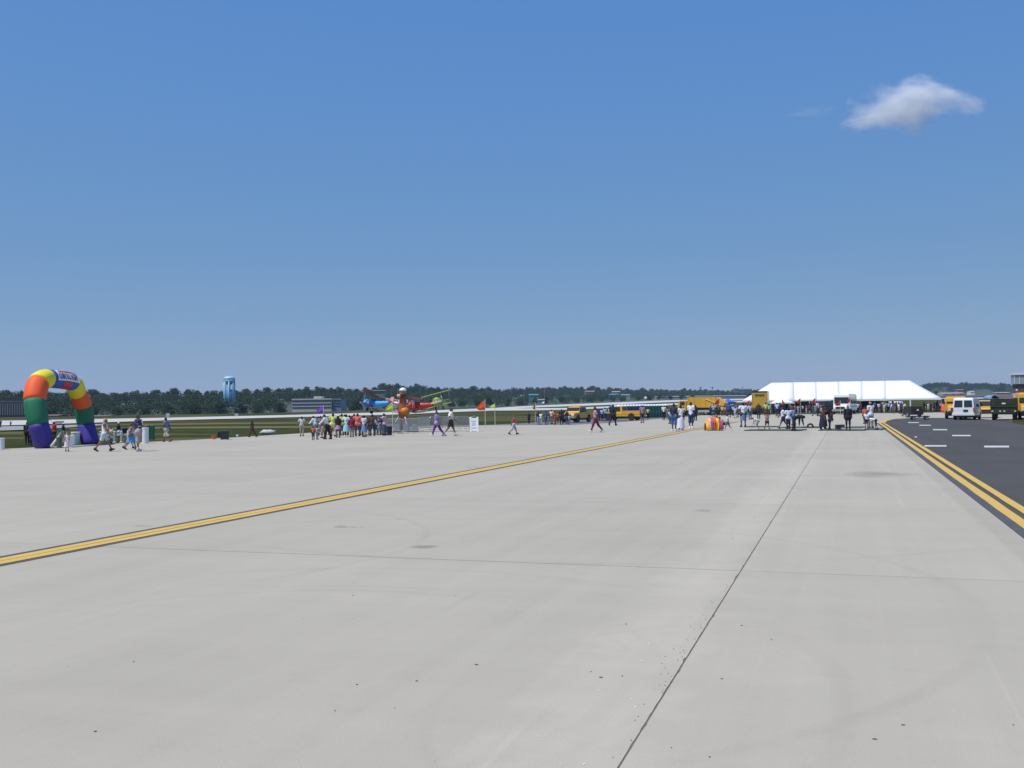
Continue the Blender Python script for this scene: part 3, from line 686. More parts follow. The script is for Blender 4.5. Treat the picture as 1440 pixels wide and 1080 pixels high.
# vehicles face local +Y; x across
def van(label, loc, rz, coat, L=5.6, W=2.02, H=2.1, sc=1.0, cat='van', dark=False, group=None):
    t = thing('van', label, cat, loc, rz, group, sc); h = W/2
    z0 = .38
    prof = [(-L/2, z0), (-L/2-.02, 1.05), (-L/2+.12, H-.12), (-L/2+.3, H), (L/2-2.0, H), (L/2-1.55, H-.1), (L/2-.85, 1.28), (L/2-.12, 1.08), (L/2, .85), (L/2, z0)]
    ins = [.03, 0, .14, .2, .2, .16, .04, .1, .08, .05]
    obj('body', MB().prism(prof, -h, h, ins=ins), coat, t, bevel=.05, smooth=False)
    for s in (-1, 1):            # rear doors with panes
        d_ = obj('rear_door', MB().box(min(s*.02, s*(h-.12)), max(s*.02, s*(h-.12)), -L/2-.05, -L/2+.05, .62, 1.12), coat, t)
        g = MB(); x0, x1 = sorted((s*.07, s*(h-.2)))
        g.add([(x0, -L/2-.03, 1.22), (x1, -L/2-.03, 1.22), (x1-(.06 if s > 0 else 0), -L/2+.09, 1.86), (x0+(.06 if s < 0 else 0), -L/2+.09, 1.86), (x0, -L/2+.02, 1.22), (x1, -L/2+.02, 1.22), (x1-(.06 if s > 0 else 0), -L/2+.14, 1.86), (x0+(.06 if s < 0 else 0), -L/2+.14, 1.86)],
              [(0, 1, 2, 3), (7, 6, 5, 4), (0, 4, 5, 1), (1, 5, 6, 2), (2, 6, 7, 3), (3, 7, 4, 0)])
        obj('rear_window', g, GLASS, t)
        obj('tail_light', MB().box(*sorted((s*(h-.14), s*(h-.005))), -L/2-.06, -L/2+.02, .82, 1.18), LITR, t)
        for (ya, yb) in ((-L/2+.5, -L/2+1.75), (-L/2+1.9, -L/2+3.1), (L/2-2.35, L/2-1.55)):
            w_ = MB(); X0, X1 = s*(h-.045), s*(h-.14)
            w_.add([(X0+.02*s, ya, 1.24), (X0+.02*s, yb, 1.24), (X1+.02*s, yb-.05, 1.84), (X1+.02*s, ya+.05, 1.84), (X0-.06*s, ya, 1.24), (X0-.06*s, yb, 1.24), (X1-.06*s, yb-.05, 1.84), (X1-.06*s, ya+.05, 1.84)],
                   [(0, 1, 2, 3), (7, 6, 5, 4), (0, 4, 5, 1), (1, 5, 6, 2), (2, 6, 7, 3), (3, 7, 4, 0)])
            obj('side_window', w_, GLASS, t)
        obj('wing_mirror', MB().box(*sorted((s*(h+.02), s*(h+.24))), L/2-1.75, L/2-1.6, 1.25, 1.55), DARK, t)
    obj('windscreen', MB().add([(-h+.2, L/2-1.52, H-.13), (h-.2, L/2-1.52, H-.13), (h-.12, L/2-.86, 1.33), (-h+.12, L/2-.86, 1.33)], [(0, 1, 2, 3)]), GLASS, t)
    obj('rear_bumper', MB().box(-h+.02, h-.02, -L/2-.14, -L/2+.05, .42, .6), coat if not dark else DARK, t, bevel=.02)
    obj('number_plate', MB().box(.02, .42, -L/2-.085, -L/2-.05, .78, .98), DARK, t)
    obj('front_bumper', MB().box(-h+.02, h-.02, L/2-.05, L/2+.12, .42, .62), STEEL, t, bevel=.02)
    obj('underbody', MB().box(-h+.1, h-.1, -L/2+.1, L/2-.1, .22, .4), DARK, t)
    wheels(t, (-h+.16, h-.16), (-L/2+1.05, L/2-.95), .37, .25)
    return t
def suv(label, loc, rz, coat, L=4.8, W=1.9, H=1.8, sc=1.0, group=None, cat='car', open_hatch=False):
    t = thing('parked_car', label, cat, loc, rz, group, sc); h = W/2
    obj('body', MB().prism([(-L/2, .4), (-L/2-.03, .95), (-L/2+.05, 1.08), (L/2-1.25, 1.1), (L/2-.2, .98), (L/2, .8), (L/2, .4)], -h, h, ins=[.04, 0, .04, .05, .1, .06, .06]), coat, t, bevel=.05)
    obj('cabin', MB().prism([(-L/2+.03, 1.07), (-L/2+.22, H-.08), (-L/2+.4, H), (L/2-2.3, H), (L/2-1.95, H-.06), (L/2-1.2, 1.08)], -h, h, ins=[.06, .2, .24, .24, .22, .08]), coat, t, bevel=.04)
    def pane(nm, pts): 
        obj(nm, MB().add(pts, [(0, 1, 2, 3)]), GLASS, t)
    y = -L/2
    pane('rear_window', [(-h+.16, y+.035, 1.17), (h-.16, y+.035, 1.17), (h-.26, y+.17, H-.14), (-h+.26, y+.17, H-.14)])
    pane('windscreen', [(-h+.2, L/2-1.28, 1.17), (h-.2, L/2-1.28, 1.17), (h-.27, L/2-1.88, H-.1), (-h+.27, L/2-1.88, H-.1)])
    for s in (-1, 1):
        for a, b in ((y+.25, y+1.1), (y+1.2, y+2.1), (y+2.2, L/2-1.75)):
            pane('side_window', [(s*(h-.065), a, 1.16), (s*(h-.065), b, 1.16), (s*(h-.205), b-.05, H-.16), (s*(h-.205), a+.1, H-.16)])
        obj('tail_light', MB().box(*sorted((s*(h-.2), s*(h-.02))), y-.05, y+.06, .72, 1.0), LITR, t)
        obj('headlight', MB().box(*sorted((s*(h-.4), s*(h-.1))), L/2-.04, L/2+.02, .68, .86), LITW, t)
        obj('wing_mirror', MB().box(*sorted((s*(h), s*(h+.18))), L/2-1.7, L/2-1.58, 1.1, 1.26), DARK, t)
    obj('bumper', MB().box(-h+.05, h-.05, y-.1, y+.03, .42, .62), DARK, t, bevel=.02); obj('bumper', MB().box(-h+.05, h-.05, L/2-.02, L/2+.1, .42, .6), DARK, t, bevel=.02)
    obj('grille', MB().box(-h+.45, h-.45, L/2-.02, L/2+.03, .66, .84), DARK, t)
    wheels(t, (-h+.13, h-.13), (-L/2+.95, L/2-.9), .36, .22)
    return t
def pickup(label, loc, rz, coat, L=5.5, W=1.95, H=1.78, sc=1.0, crew=False, beacon=False):
    t = thing('pickup_truck', label, 'pickup', loc, rz, None, sc); h = W/2; cb = L/2-1.35-(2.1 if crew else 1.5)
    obj('body', MB().prism([(-L/2, .5), (-L/2, .74), (L/2, .74), (L/2+.02, .5)], -h+.02, h-.02), coat, t, bevel=.02)
    obj('bonnet', MB().prism([(L/2-1.5, .741), (L/2-1.5, 1.15), (L/2-.15, 1.05), (L/2, .92), (L/2, .741)], -h+.02, h-.02, ins=[0, .04, .08, .06, 0]), coat, t, bevel=.03)
    obj('cab', MB().prism([(cb, .742), (cb+.02, 1.14), (cb+.14, H-.05), (cb+.3, H), (L/2-2.1, H), (L/2-1.9, H-.05), (L/2-1.3, 1.14), (L/2-1.505, .742)], -h+.02, h-.02, ins=[0, .02, .16, .2, .2, .18, .05, 0]), coat, t, bevel=.03)
    bed = MB(); zt = 1.2
    bed.box(-h+.01, -h+.09, -L/2, cb-.02, .743, zt); bed.box(h-.09, h-.01, -L/2, cb-.02, .743, zt)
    obj('bed_side', bed, coat, t, bevel=.015)
    obj('tailgate', MB().box(-h+.1, h-.1, -L/2-.01, -L/2+.06, .75, zt-.02), coat, t); obj('bed_floor', MB().box(-h+.09, h-.09, -L/2+.06, cb-.03, .744, .8), DARK, t)
    for s in (-1, 1):
        for a, b in (((cb+.2, cb+1.0), (cb+1.1, L/2-1.75)) if crew else ((cb+.3, L/2-1.72),)):
            obj('side_window', MB().add([(s*(h-.035), a, 1.18), (s*(h-.035), b+.22, 1.18), (s*(h-.165), b-.05, H-.1), (s*(h-.165), a+.03, H-.1)], [(0, 1, 2, 3)]), GLASS, t)
        for yy in (-L/2+1.15, L/2-.95):
            obj('wheel_arch', MB().lathe([(.46, -.02), (.46, .03)], 16, Matrix.Translation((s*(h-.0), yy, .46)) @ Matrix.Rotation(rad(90), 4, 'Y')), DARK, t)
        obj('tail_light', MB().box(*sorted((s*(h-.12), s*(h+.0))), -L/2-.03, -L/2+.03, .8, 1.1), LITR, t)
        obj('headlight', MB().box(*sorted((s*(h-.4), s*(h-.08))), L/2-.02, L/2+.03, .8, .95), LITW, t)
        obj('wing_mirror', MB().box(*sorted((s*(h), s*(h+.2))), L/2-1.65, L/2-1.5, 1.15, 1.36), DARK, t)
    obj('windscreen', MB().add([(-h+.14, L/2-1.36, 1.2), (h-.14, L/2-1.36, 1.2), (h-.2, L/2-1.84, H-.1), (-h+.2, L/2-1.84, H-.1)], [(0, 1, 2, 3)]), GLASS, t)
    obj('rear_window', MB().add([(-h+.3, cb+.035, 1.25), (h-.3, cb+.035, 1.25), (h-.34, cb+.105, H-.15), (-h+.34, cb+.105, H-.15)], [(0, 1, 2, 3)]), GLASS, t)
    obj('grille', MB().box(-h+.45, h-.45, L/2, L/2+.03, .76, .95), DARK, t); obj('bumper', MB().box(-h+.03, h-.03, L/2+.01, L/2+.14, .5, .7), CHR, t); obj('bumper', MB().box(-h+.03, h-.03, -L/2-.14, -L/2-.01, .5, .68), CHR, t)
    obj('underbody', MB().box(-h+.15, h-.15, -L/2+.1, L/2-.1, .3, .49), DARK, t)
    if beacon: obj('light_bar', MB().box(-.5, .5, L/2-2.5, L/2-2.25, H, H+.12), mat((.7, .35, .05), .3, .05, key='amber'), t)
    wheels(t, (-h+.12, h-.12), (-L/2+1.15, L/2-.95), .38, .24)
    return t
cr = lambda deg: YAW+rad(deg)            # heading measured from the viewing direction, counter-clockwise
# --- vehicles on the right
van('white passenger van seen from behind on the dark asphalt', PB(1360.5, 590.5, 2.4), cr(-31), PWHT)
suv('gold estate car facing the camera just right of the white van', PB(1388, 587.6, 1.5), cr(152), GOLD, sc=1.05, H=1.75)
# gold bus left of the van
def bus(name, label, loc, rz, L, W, H, coat, sc=1, stripes=None, cat='bus', nose=1.1, win=7, sign=False):
    t = thing(name, label, cat, loc, rz, None, sc); h = W/2
    obj('body', MB().prism([(-L/2, .55), (-L/2, H-.25), (-L/2+.25, H), (L/2-nose-.35, H), (L/2-nose-.1, H-.15), (L/2-nose, 1.5), (L/2-nose, .55)], -h, h, ins=[0, .02, .2, .2, .1, 0, 0]), coat, t, bevel=.05)
    obj('bonnet', MB().prism([(L/2-nose+.001, .55), (L/2-nose+.001, 1.48), (L/2-.2, 1.3), (L/2, 1.1), (L/2, .55)], -h+.2, h-.2, ins=[0, .05, .12, .08, 0]), coat, t, bevel=.04)
    obj('windscreen', MB().box(-h+.18, h-.18, L/2-nose-.06, L/2-nose+.02, 1.55, H-.5), GLASS, t)
    obj('grille', MB().box(-h+.55, h-.55, L/2-.02, L/2+.03, .75, 1.1), DARK, t)
    for s in (-1, 1):
        obj('headlight', MB().box(*sorted((s*(h-.5), s*(h-.28))), L/2-.02, L/2+.04, .82, 1.02), LITW, t)
        obj('wing_mirror', MB().box(*sorted((s*(h+.02), s*(h+.28))), L/2-nose-.1, L/2-nose+.02, 1.6, 2.05), DARK, t)
        for k in range(win):
            y0 = -L/2+.4+k*(L-nose-.7)/win
            obj('side_window', MB().box(*sorted((s*(h-.04), s*(h+.012))), y0, y0+(L-nose-.7)/win*.82, 1.5, H-.5), GLASS, t)
        if stripes: obj('side_stripe', MB().box(*sorted((s*(h-.02), s*(h+.016))), -L/2+.1, L/2-nose-.1, 1.05, 1.2), stripes, t)
    obj('bumper', MB().box(-h+.05, h-.05, L/2+.0, L/2+.16, .45, .72), DARK if coat is GOLD else CHR, t, bevel=.02)
    obj('bumper', MB().box(-h+.05, h-.05, -L/2-.14, -L/2-.001, .5, .78), DARK, t, bevel=.02)
    obj('underbody', MB().box(-h+.15, h-.15, -L/2+.1, L/2-.2, .3, .55), DARK, t)
    wheels(t, (-h+.18, h-.18), (-L/2+1.5, L/2-.75), .42, .28)
    if sign:
        [obj('roof_light', MB().lathe([(.09, H), (.09, H+.1), (.03, H+.14)], 8, Matrix.Translation((x, L/2-nose-.6, 0))), PWHT, t) for x in (-.3, .35)]
    return t
bus('minibus', 'gold minibus facing the camera half hidden behind the left of the white van', PB(1344, 588.5, 1), cr(158), 6, 2.1, 2.25, GOLD, win=4)
bus('school_bus', 'yellow school bus cut off by the right edge beside the army truck', PB(1447, 589.8, 5), cr(157), 9, 2.4, 2.55, GOLD, win=8)
bus('shuttle_bus', 'white shuttle bus facing the camera in front of the big tent', PB(1188, 582.6, 3), cr(152), 7, 2.35, 2.95, PWHT, stripes=mat((.1, .35, .3), .5, .05, key='teal'), win=5, sign=True)
# army truck, seen from behind
OLV = mat((.028, .036, .02), .8, .2, 1.5, key='olive')
t = thing('army_truck', 'dark olive army truck seen from behind near the right edge', 'truck', PB(1413, 591, 3), cr(-27), None, .86); s_ = 1.0
W_ = 2.5
obj('cargo_bed', MB().box(-W_/2, W_/2, -3, 1.2, .95, 1.35), OLV, t, bevel=.02)
for k in range(3):
    for s in (-1, 1): obj('side_rack', MB().box(*sorted((s*(W_/2-.06), s*W_/2)), -3, 1.2, 1.4+k*.28, 1.6+k*.28), OLV, t)
    obj('tailgate_slat', MB().box(-W_/2+.02, W_/2-.02, -3.06, -2.98, 1.38+k*.28, 1.62+k*.28), OLV, t)
for s in (-1, 1):
    for y in (-2.99, -1.6, -.2, 1.15): obj('stake', MB().box(*sorted((s*(W_/2+.002), s*(W_/2+.06))), y-.05, y+.05, .96, 2.3), OLV, t)
obj('tarpaulin', MB().prism([(-3.02, 2.2), (-3, 2.34), (1.1, 2.36), (1.15, 2.2)], -W_/2+.02, W_/2-.02, ins=[0, .1, .1, 0]), OLV, t, bevel=.03)
obj('cab', MB().prism([(1.3, .9), (1.3, 2.1), (1.5, 2.2), (2.4, 2.2), (2.7, 1.5), (3.9, 1.4), (4, .8)], -1.1, 1.1), OLV, t, bevel=.04)
obj('bumper', MB().box(-1.15, 1.15, -3.2, -3.0, .72, .9), OLV, t)
for x in (-1.1, -.35, .05, 1.1): obj('reflector', MB().box(x-.09, x+.09, -3.22, -3.19, .92, 1.02), LITW, t)
obj('stencil_panel', MB().box(-.18, .18, -3.09, -3.065, 1.72, 1.86), LITW, t)
obj('underbody', MB().box(-.9, .9, -3, 3.8, .6, .94), DARK, t)
wheels(t, (-1.0, 1.0), (-2.4, -1.2, 3.1), .5, .36, OLV)
TARP = mat((.12, .33, .6), .6, .15, 2., key='blue_tarp')
mb = MB()
for i in range(9):
    for j in range(5): mb.v.append((-1.3+i*.2, -.8+j*.4, .02+.24*math.sin(i*.7)+.05*math.sin(j*2.1+i)))
for i in range(8):
    for j in range(4): mb.f.append((i*5+j, (i+1)*5+j, (i+1)*5+j+1, i*5+j+1))
me = mb.mesh('tarp', True); o = link('blue_tarp', me, TARP); md = o.modifiers.new('thick', 'SOLIDIFY'); md.thickness = .04
o.location = PB(1407, 591, 3.4)+Vector((0, 0, 2.38*.86)); o.rotation_euler = (0, 0, YAW); tag(o, 'crumpled light blue tarp lying on top of the army truck', 'tarp')
# black trailer box and low cart by the tent pole
t = thing('generator_trailer', 'dark boxy generator trailer left of the end of the asphalt', 'trailer', P(1287, 587), cr(10))
obj('housing', MB().box(-.75, .75, -.5, 1.2, .3, 1.25, tx=.05, ty=.05), DARK, t, bevel=.04); obj('louvre', MB().box(-.5, .5, -.52, -.5, .5, .95), RUB, t); obj('badge', MB().box(-.1, .12, -.54, -.52, .75, .92), LITW, t)
wheels(t, (-.7, .7), (.3,), .3, .18)
t = thing('flat_cart', 'low dark flat trolley standing on the asphalt below the trailer', 'cart', P(1293, 590.5), cr(80))
obj('deck', MB().box(-.4, .4, -.9, .9, .3, .4), DARK, t); obj('handle', MB().tube([(0, .9, .35), (0, 1.3, .3), (0, 1.35, .7)], .03, 6), DARK, t)
wheels(t, (-.38, .38), (-.6, .6), .17, .08)
for k, (px, y, hh) in enumerate(((1326.5, 580, 11.5), (1330, 580.5, 9.8))):
    d = depth(P(px, y)); r_ = .34; q = thing('red_barrel', ['taller red traffic barrel at the right corner of the tent', 'shorter red traffic barrel against the gold minibus'][k], 'barrel', P(px, y), 0, 'red traffic barrels')
    hh = hh*d/F
    obj('shell', MB().lathe([(r_, 0), (r_*1.02, hh*.3), (r_*.95, hh*.32), (r_*.92, hh*.65), (r_*.86, hh*.67), (r_*.8, hh)], 14), mat((.62, .06, .03), .5, .1, key='barrel_red'), q, smooth=True)
    obj('handle', MB().tube([(-.12, 0, hh), (-.1, 0, hh+.09), (.1, 0, hh+.09), (.12, 0, hh)], .02, 5), RUB, q)
# box truck (rear view)
p = P(1068.5, 583); t = thing('box_truck', 'yellow box truck seen from behind at the left end of the tent', 'truck', p, cr(-17)); W_ = 2.3; H_ = 3.55
obj('cargo_box', MB().box(-W_/2, W_/2, 0, 5.6, .95, H_), GOLD, t, bevel=.02)
obj('rear_door', MB().box(-W_/2+.12, W_/2-.12, -.03, .02, 1.05, H_-.25), mat((.5, .31, .035), .5, .08, 2., key='door_yellow'), t)
for k in range(6): obj('door_rib', MB().box(-W_/2+.13, W_/2-.13, -.045, -.031, 1.1+k*.38, 1.12+k*.38), mat((.4, .25, .03), .6, .1, key='rib'), t)
obj('door_frame', MB().box(-W_/2, W_/2, -.05, .0, H_-.22, H_), DARK, t)
for s in (-1, 1):
    obj('corner_post', MB().box(*sorted((s*(W_/2-.1), s*(W_/2+.01))), -.05, .0, .96, H_-.23), mat((.35, .22, .03), .6, .1, key='rib2'), t)
    obj('tail_light', MB().box(*sorted((s*.8, s*1.02)), -.06, .0, .78, .9), LITR, t)
o = link('lettering', textmesh('PENSKE', .36, .01, .012, 1.15), mat((.03, .03, .09), .6, .05, key='ink'), t); o.location = (0, -.07, H_-.62); o.rotation_euler = (rad(90), 0, 0)
obj('cab', MB().prism([(5.7, .6), (5.7, 2.1), (5.9, 2.2), (6.6, 2.2), (7.2, 1.5), (7.9, 1.4), (8, .6)], -1.05, 1.05), GOLD, t, bevel=.05)
obj('bumper', MB().box(-1.1, 1.1, -.15, 0, .5, .66), DARK, t); obj('underbody', MB().box(-.9, .9, .1, 7.6, .55, .94), DARK, t)
wheels(t, (-.95, .95), (1.4, 6.9), .47, .35)
# garbage lorry, side on
p = P(986, 583.6); t = thing('refuse_truck', 'golden refuse lorry standing side on left of the blue canopy', 'truck', p, cr(62), None, .9); h = 1.2
obj('cab', MB().prism([(2.2, .9), (2.2, 2.4), (2.4, 2.5), (3.4, 2.5), (3.85, 1.7), (3.9, .7), (2.2, .7)], -h, h), GOLD, t, bevel=.05)
obj('hopper_body', MB().prism([(-3.0, 1.25), (-3.2, 1.9), (-2.9, 3.05), (2.0, 3.05), (2.1, 1.25)], -h, h), GOLD, t, bevel=.04)
obj('tailgate', MB().prism([(-3.2, 1.25), (-4.3, 1.5), (-4.5, 2.0), (-3.0, 3.04), (-3.21, 1.9)], -h+.02, h-.02), GOLD, t, bevel=.03)
for k in range(5): obj('rib', MB().box(-h-.05, h+.05, -2.2+k*1.0, -2.1+k*1.0, 1.3, 3.0), GOLD, t)
for s in (-1, 1):
    obj('side_window', MB().box(*sorted((s*(h-.03), s*(h+.012))), 2.5, 3.35, 1.7, 2.3), GLASS, t)
    obj('side_skirt', MB().box(*sorted((s*(h-.1), s*(h-.02))), -2.0, 1.9, .5, .85), mat((.4, .4, .42), .5, .1, key='skirt'), t)
    obj('ram', MB().tube([(s*(h+.06), -1.2, 2.7), (s*(h+.06), -3.8, 1.7)], .07, 6), mat((.75, .5, .15), .5, .05, key='ram'), t)
obj('windscreen', MB().box(-h+.12, h-.12, 3.5, 3.62, 1.75, 2.3), GLASS, t); obj('underbody', MB().box(-h+.15, h-.15, -3.2, 3.7, .55, 1.24), DARK, t)
wheels(t, (-h+.2, h-.2), (-2.4, -1.2, 3.0), .5, .32)
# pickups and cars centre left
pickup('gold crew cab pickup with amber light bar facing left by the queue', PB(811, 594.2, 2), cr(150), GOLD, sc=.92, L=5.0, crew=True, beacon=True, H=1.82)
pickup('gold pickup truck side on in front of the portable toilets', P(877, 591.2), cr(60), GOLD, sc=.92, L=5.2, H=1.8)
NAVY = mat((.02, .03, .07), .3, .08, key='navy_coat', coat=.3)
suv('navy and white car parked behind the man in black', P(847, 591), cr(-5), NAVY, H=1.65, sc=.85)
suv('white roofed car parked left of the toilets behind the gold pickup', P(866, 588), cr(100), PWHT, H=1.75)
suv('dark sport utility car with tinted rear beside the white shuttle bus', P(1160, 581.5), cr(8), DARK, H=1.9, W=2.2, L=4.6)
suv('dark car parked under the tent right of the shuttle bus', P(1219, 579.5), cr(30), NAVY)
suv('white car parked inside the tent near its centre right', P(1252, 577.8), cr(70), PWHT, sc=.95)
# --- portable toilets
TBL = mat((.045, .06, .22), .5, .1, 1., key='toilet_blue'); TGR = mat((.02, .13, .11), .5, .1, 1., key='toilet_green'); TRF = mat((.8, .82, .82), .5, .04, key='toilet_roof')
pa, pb = P(871, 588.6), P(936, 586.8)
N_ = 17
for i in range(N_):
    f = i/(N_-1); q = pa+(pb-pa)*f; dd = depth(q); sc = 19.6/F*dd/2.2
    gr = f > .54
    step = (pb-pa).length/(N_-1)
    t = thing('portable_toilet', (('green portable toilet, '+['last','second last','third last','fourth last','fifth last','sixth last','seventh last','eighth last','ninth last'][16-i]+' before the right end of the row') if gr else ('blue portable toilet, '+['first','second','third','fourth','fifth','sixth','seventh','eighth','ninth','tenth'][i]+' from the left end of the row')), 'toilet', q, math.atan2((pb-pa).y, (pb-pa).x), ('green' if gr else 'blue')+' portable toilets', 1)
    w_ = step*.47; H_ = 2.2*sc
    if i == 0:
        bm_, dm_, rm_, hm_ = MB().box(-w_, w_, -w_, w_, 0, H_*.88, tx=.02, ty=.02).mesh('body', bevel=.01), MB().box(-w_*.75, w_*.75, -w_-.03, -w_+.0, .08, H_*.8).mesh('door'), MB().lathe([(w_*1.3, H_*.885), (w_*1.1, H_*.93), (w_*.75, H_*.985), (w_*.3, H_)], 4, Matrix.Rotation(rad(45), 4, 'Z')).mesh('roof'), MB().box(w_*.45, w_*.6, -w_-.06, -w_-.03, H_*.38, H_*.48).mesh('handle')
    c = TGR if gr else TBL
    link('body', bm_, c, t); dr = link('door', dm_, c, t); link('roof', rm_, TRF, t); link('handle', hm_, LITW, dr)
# ------------------------------------------------------------------ tents
CAN = mat((.8, .82, .83), .6, .03, .5, key='white_canvas')
def zat(px, y, d): return D(px, y, d)
def DY(px, py, Y):
    r = ray(px, py); r = r*(Y/r.y); return Vector((r.x, r.y, r.z+EYE))
def tentroof():
    Y0 = P(1184, 580).y
    t = thing('marquee', 'huge white marquee with hipped roof stretching across the right horizon', 'tent', DY(1184, 578, Y0), 0)
    o_ = t.location.copy(); L = lambda p: p-o_
    A, B = L(DY(1043.5, 562.6, Y0)), L(DY(1324.5, 560.6, Y0)); B.z = A.z = (A.z+B.z)/2
    Rm, Rn = L(DY(1085, 537.4, Y0+6)), L(DY(1279, 535.6, Y0+6)); Rm.z = Rn.z = (Rm.z+Rn.z)/2
    n = 6
    for k in range(n):                   # roof panels, front and back, seams between them
        f0, f1 = k/n, (k+1)/n
        g = .004
        def pt(a, b, f): return a+(b-a)*f
        fa, fb = pt(A, B, .16+.685*f0) if k else A, pt(A, B, .16+.685*f1) if k < n-1 else B
        ra, rb = pt(Rm, Rn, f0), pt(Rm, Rn, f1)
        for bk in (0, 1):
            if bk:
                fa2, fb2 = fa+Vector((0, 12, 0)), fb+Vector((0, 12, 0))
            else: fa2, fb2 = fa, fb
            sag = Vector((0, 0, -.03)); mb = MB(); N1 = 6; N2 = 6
            for i in range(N1+1):
                for j in range(N2+1):
                    u_, v_ = i/N1, j/N2
                    lo = pt(fa2, fb2, u_); hi = pt(ra, rb, u_); q = pt(lo, hi, v_)+sag*(math.sin(math.pi*u_)*(.2+.1*math.sin(math.pi*v_))+.7*math.sin(math.pi*v_))
                    mb.v.append(tuple(q))
            for i in range(N1):
                for j in range(N2): mb.f.append((i*(N2+1)+j, (i+1)*(N2+1)+j, (i+1)*(N2+1)+j+1, i*(N2+1)+j+1))
            o = link('roof_panel', mb.mesh('roof_panel', True), CAN, t); md = o.modifiers.new('cloth', 'SOLIDIFY'); md.thickness = .03
        obj('valance', MB().add([tuple(fa+Vector((.03, -.02, 0))), tuple(fb+Vector((-.03, -.02, 0))), tuple(fb+Vector((-.03, -.02, -.26))), tuple((fa+fb)/2+Vector((0, -.02, -.22))), tuple(fa+Vector((.03, -.02, -.26)))], [(0, 1, 2, 3, 4)]), CAN, t)

    for (a, b, r_) in ((A, A+Vector((0, 12, 0)), Rm), (B, B+Vector((0, 12, 0)), Rn)):
        o = link('roof_panel', MB().add([tuple(a), tuple(b), tuple(r_)], [(0, 1, 2)]).mesh('roof_panel'), CAN, t)
    gz = -o_.z
    for k in range(10):
        f = k/9; a = A+(B-A)*(.0 if k == 0 else (1 if k == 9 else .15+.7*(k-1)/7))
        for yy in (0.05, 11.9):
            wide = .12 if (k == 8 and yy < 1) else .05
            obj('pole', MB().tube([(a.x, yy+a.y, -1.0 if yy < 1 else -.5), (a.x, yy+a.y, a.z-.02)], wide, 7), PWHT, t)
    for k in range(4):
        x = Rm.x+(Rn.x-Rm.x)*(k+.5)/4; obj('centre_pole', MB().tube([(x, Rm.y, -1), (x, Rm.y, Rm.z-.05)], .07, 7), PWHT, t)
    obj('rear_curtain', MB().box(A.x+1, A.x+(B-A).x*.55, A.y+11.96, A.y+12.0, -.3, A.z-.1), mat((.7, .72, .72), .8, .08, .5, key='curtain'), t)
    return t
tentroof()
def canopy(label, px, yb, w_, he, hp, col, rz=0, cat='canopy', depth2=None, dep=None):
    p = P(px, yb) if dep is None else D(px, yb, dep)
    t = thing('canopy', label, cat, p, YAW+rad(rz)); h = w_/2
    for sx_ in (-1, 1):
        for sy_ in (-1, 1): obj('pole', MB().tube([(sx_*h, sy_*h, 0), (sx_*h, sy_*h, he)], .03, 6), STEEL, t)
    mb = MB(); q = [(-h, -h), (h, -h), (h, h), (-h, h)]
    mids = 6
    vs = []; fs = []
    for a in range(4):
        for i in range(mids+1):
            for j in range(mids+1):
                u_, v_ = i/mids, j/mids
                x = q[a][0]+(q[(a+1) % 4][0]-q[a][0])*u_; y = q[a][1]+(q[(a+1) % 4][1]-q[a][1])*u_
                z = he+(hp-he)*(v_**1.5); vs.append((x*(1-v_), y*(1-v_), z))
        b0 = a*(mids+1)**2
        for i in range(mids):
            for j in range(mids): fs.append((b0+i*(mids+1)+j, b0+(i+1)*(mids+1)+j, b0+(i+1)*(mids+1)+j+1, b0+i*(mids+1)+j+1))
    mb.add(vs, fs); o = obj('canvas_top', mb, mat(col, .7, .05, 1.), t, smooth=True); md = o.modifiers.new('c', 'SOLIDIFY'); md.thickness = .02
    for a in range(4):
        x0, y0 = q[a]; x1, y1 = q[(a+1) % 4]
        o = obj('valance', MB().add([(x0*1.005, y0*1.005, he+.01), (x1*1.005, y1*1.005, he+.01), (x1*1.005, y1*1.005, he-.2), (x0*1.005, y0*1.005, he-.2)], [(0, 1, 2, 3)]), mat(col, .7, .05, 1.), t)
    return t
canopy('white pointed pagoda tent in front of the left part of the marquee', 1100, 581, 3.2, 1.75, 2.9, (.8, .83, .83), 5)
canopy('low flat white canopy over the crowd right of the pagoda tent', 1121, 577, 2.6, 1.9, 2.35, (.82, .8, .76), 5)
canopy('blue and white sun canopy right of the refuse lorry', 1024, 583, 1.9, 1.95, 2.5, (.04, .13, .5), 20)
o = obj('white_awning', MB().add([(-.9, 0, .55), (-.2, -.05, .3), (.9, -.1, -.15), (.9, .7, -.1), (-.2, .7, .35), (-.9, .7, .6)], [(0, 1, 4, 5), (1, 2, 3, 4)]), CAN); md = o.modifiers.new('c', 'SOLIDIFY'); md.thickness = .03
o.location = D(1017.5, 567.5, depth(P(1024, 583))-1.4); o.rotation_euler = (0, 0, YAW); tag(o, 'white slanted awning sheet hanging left of the blue canopy', 'awning')
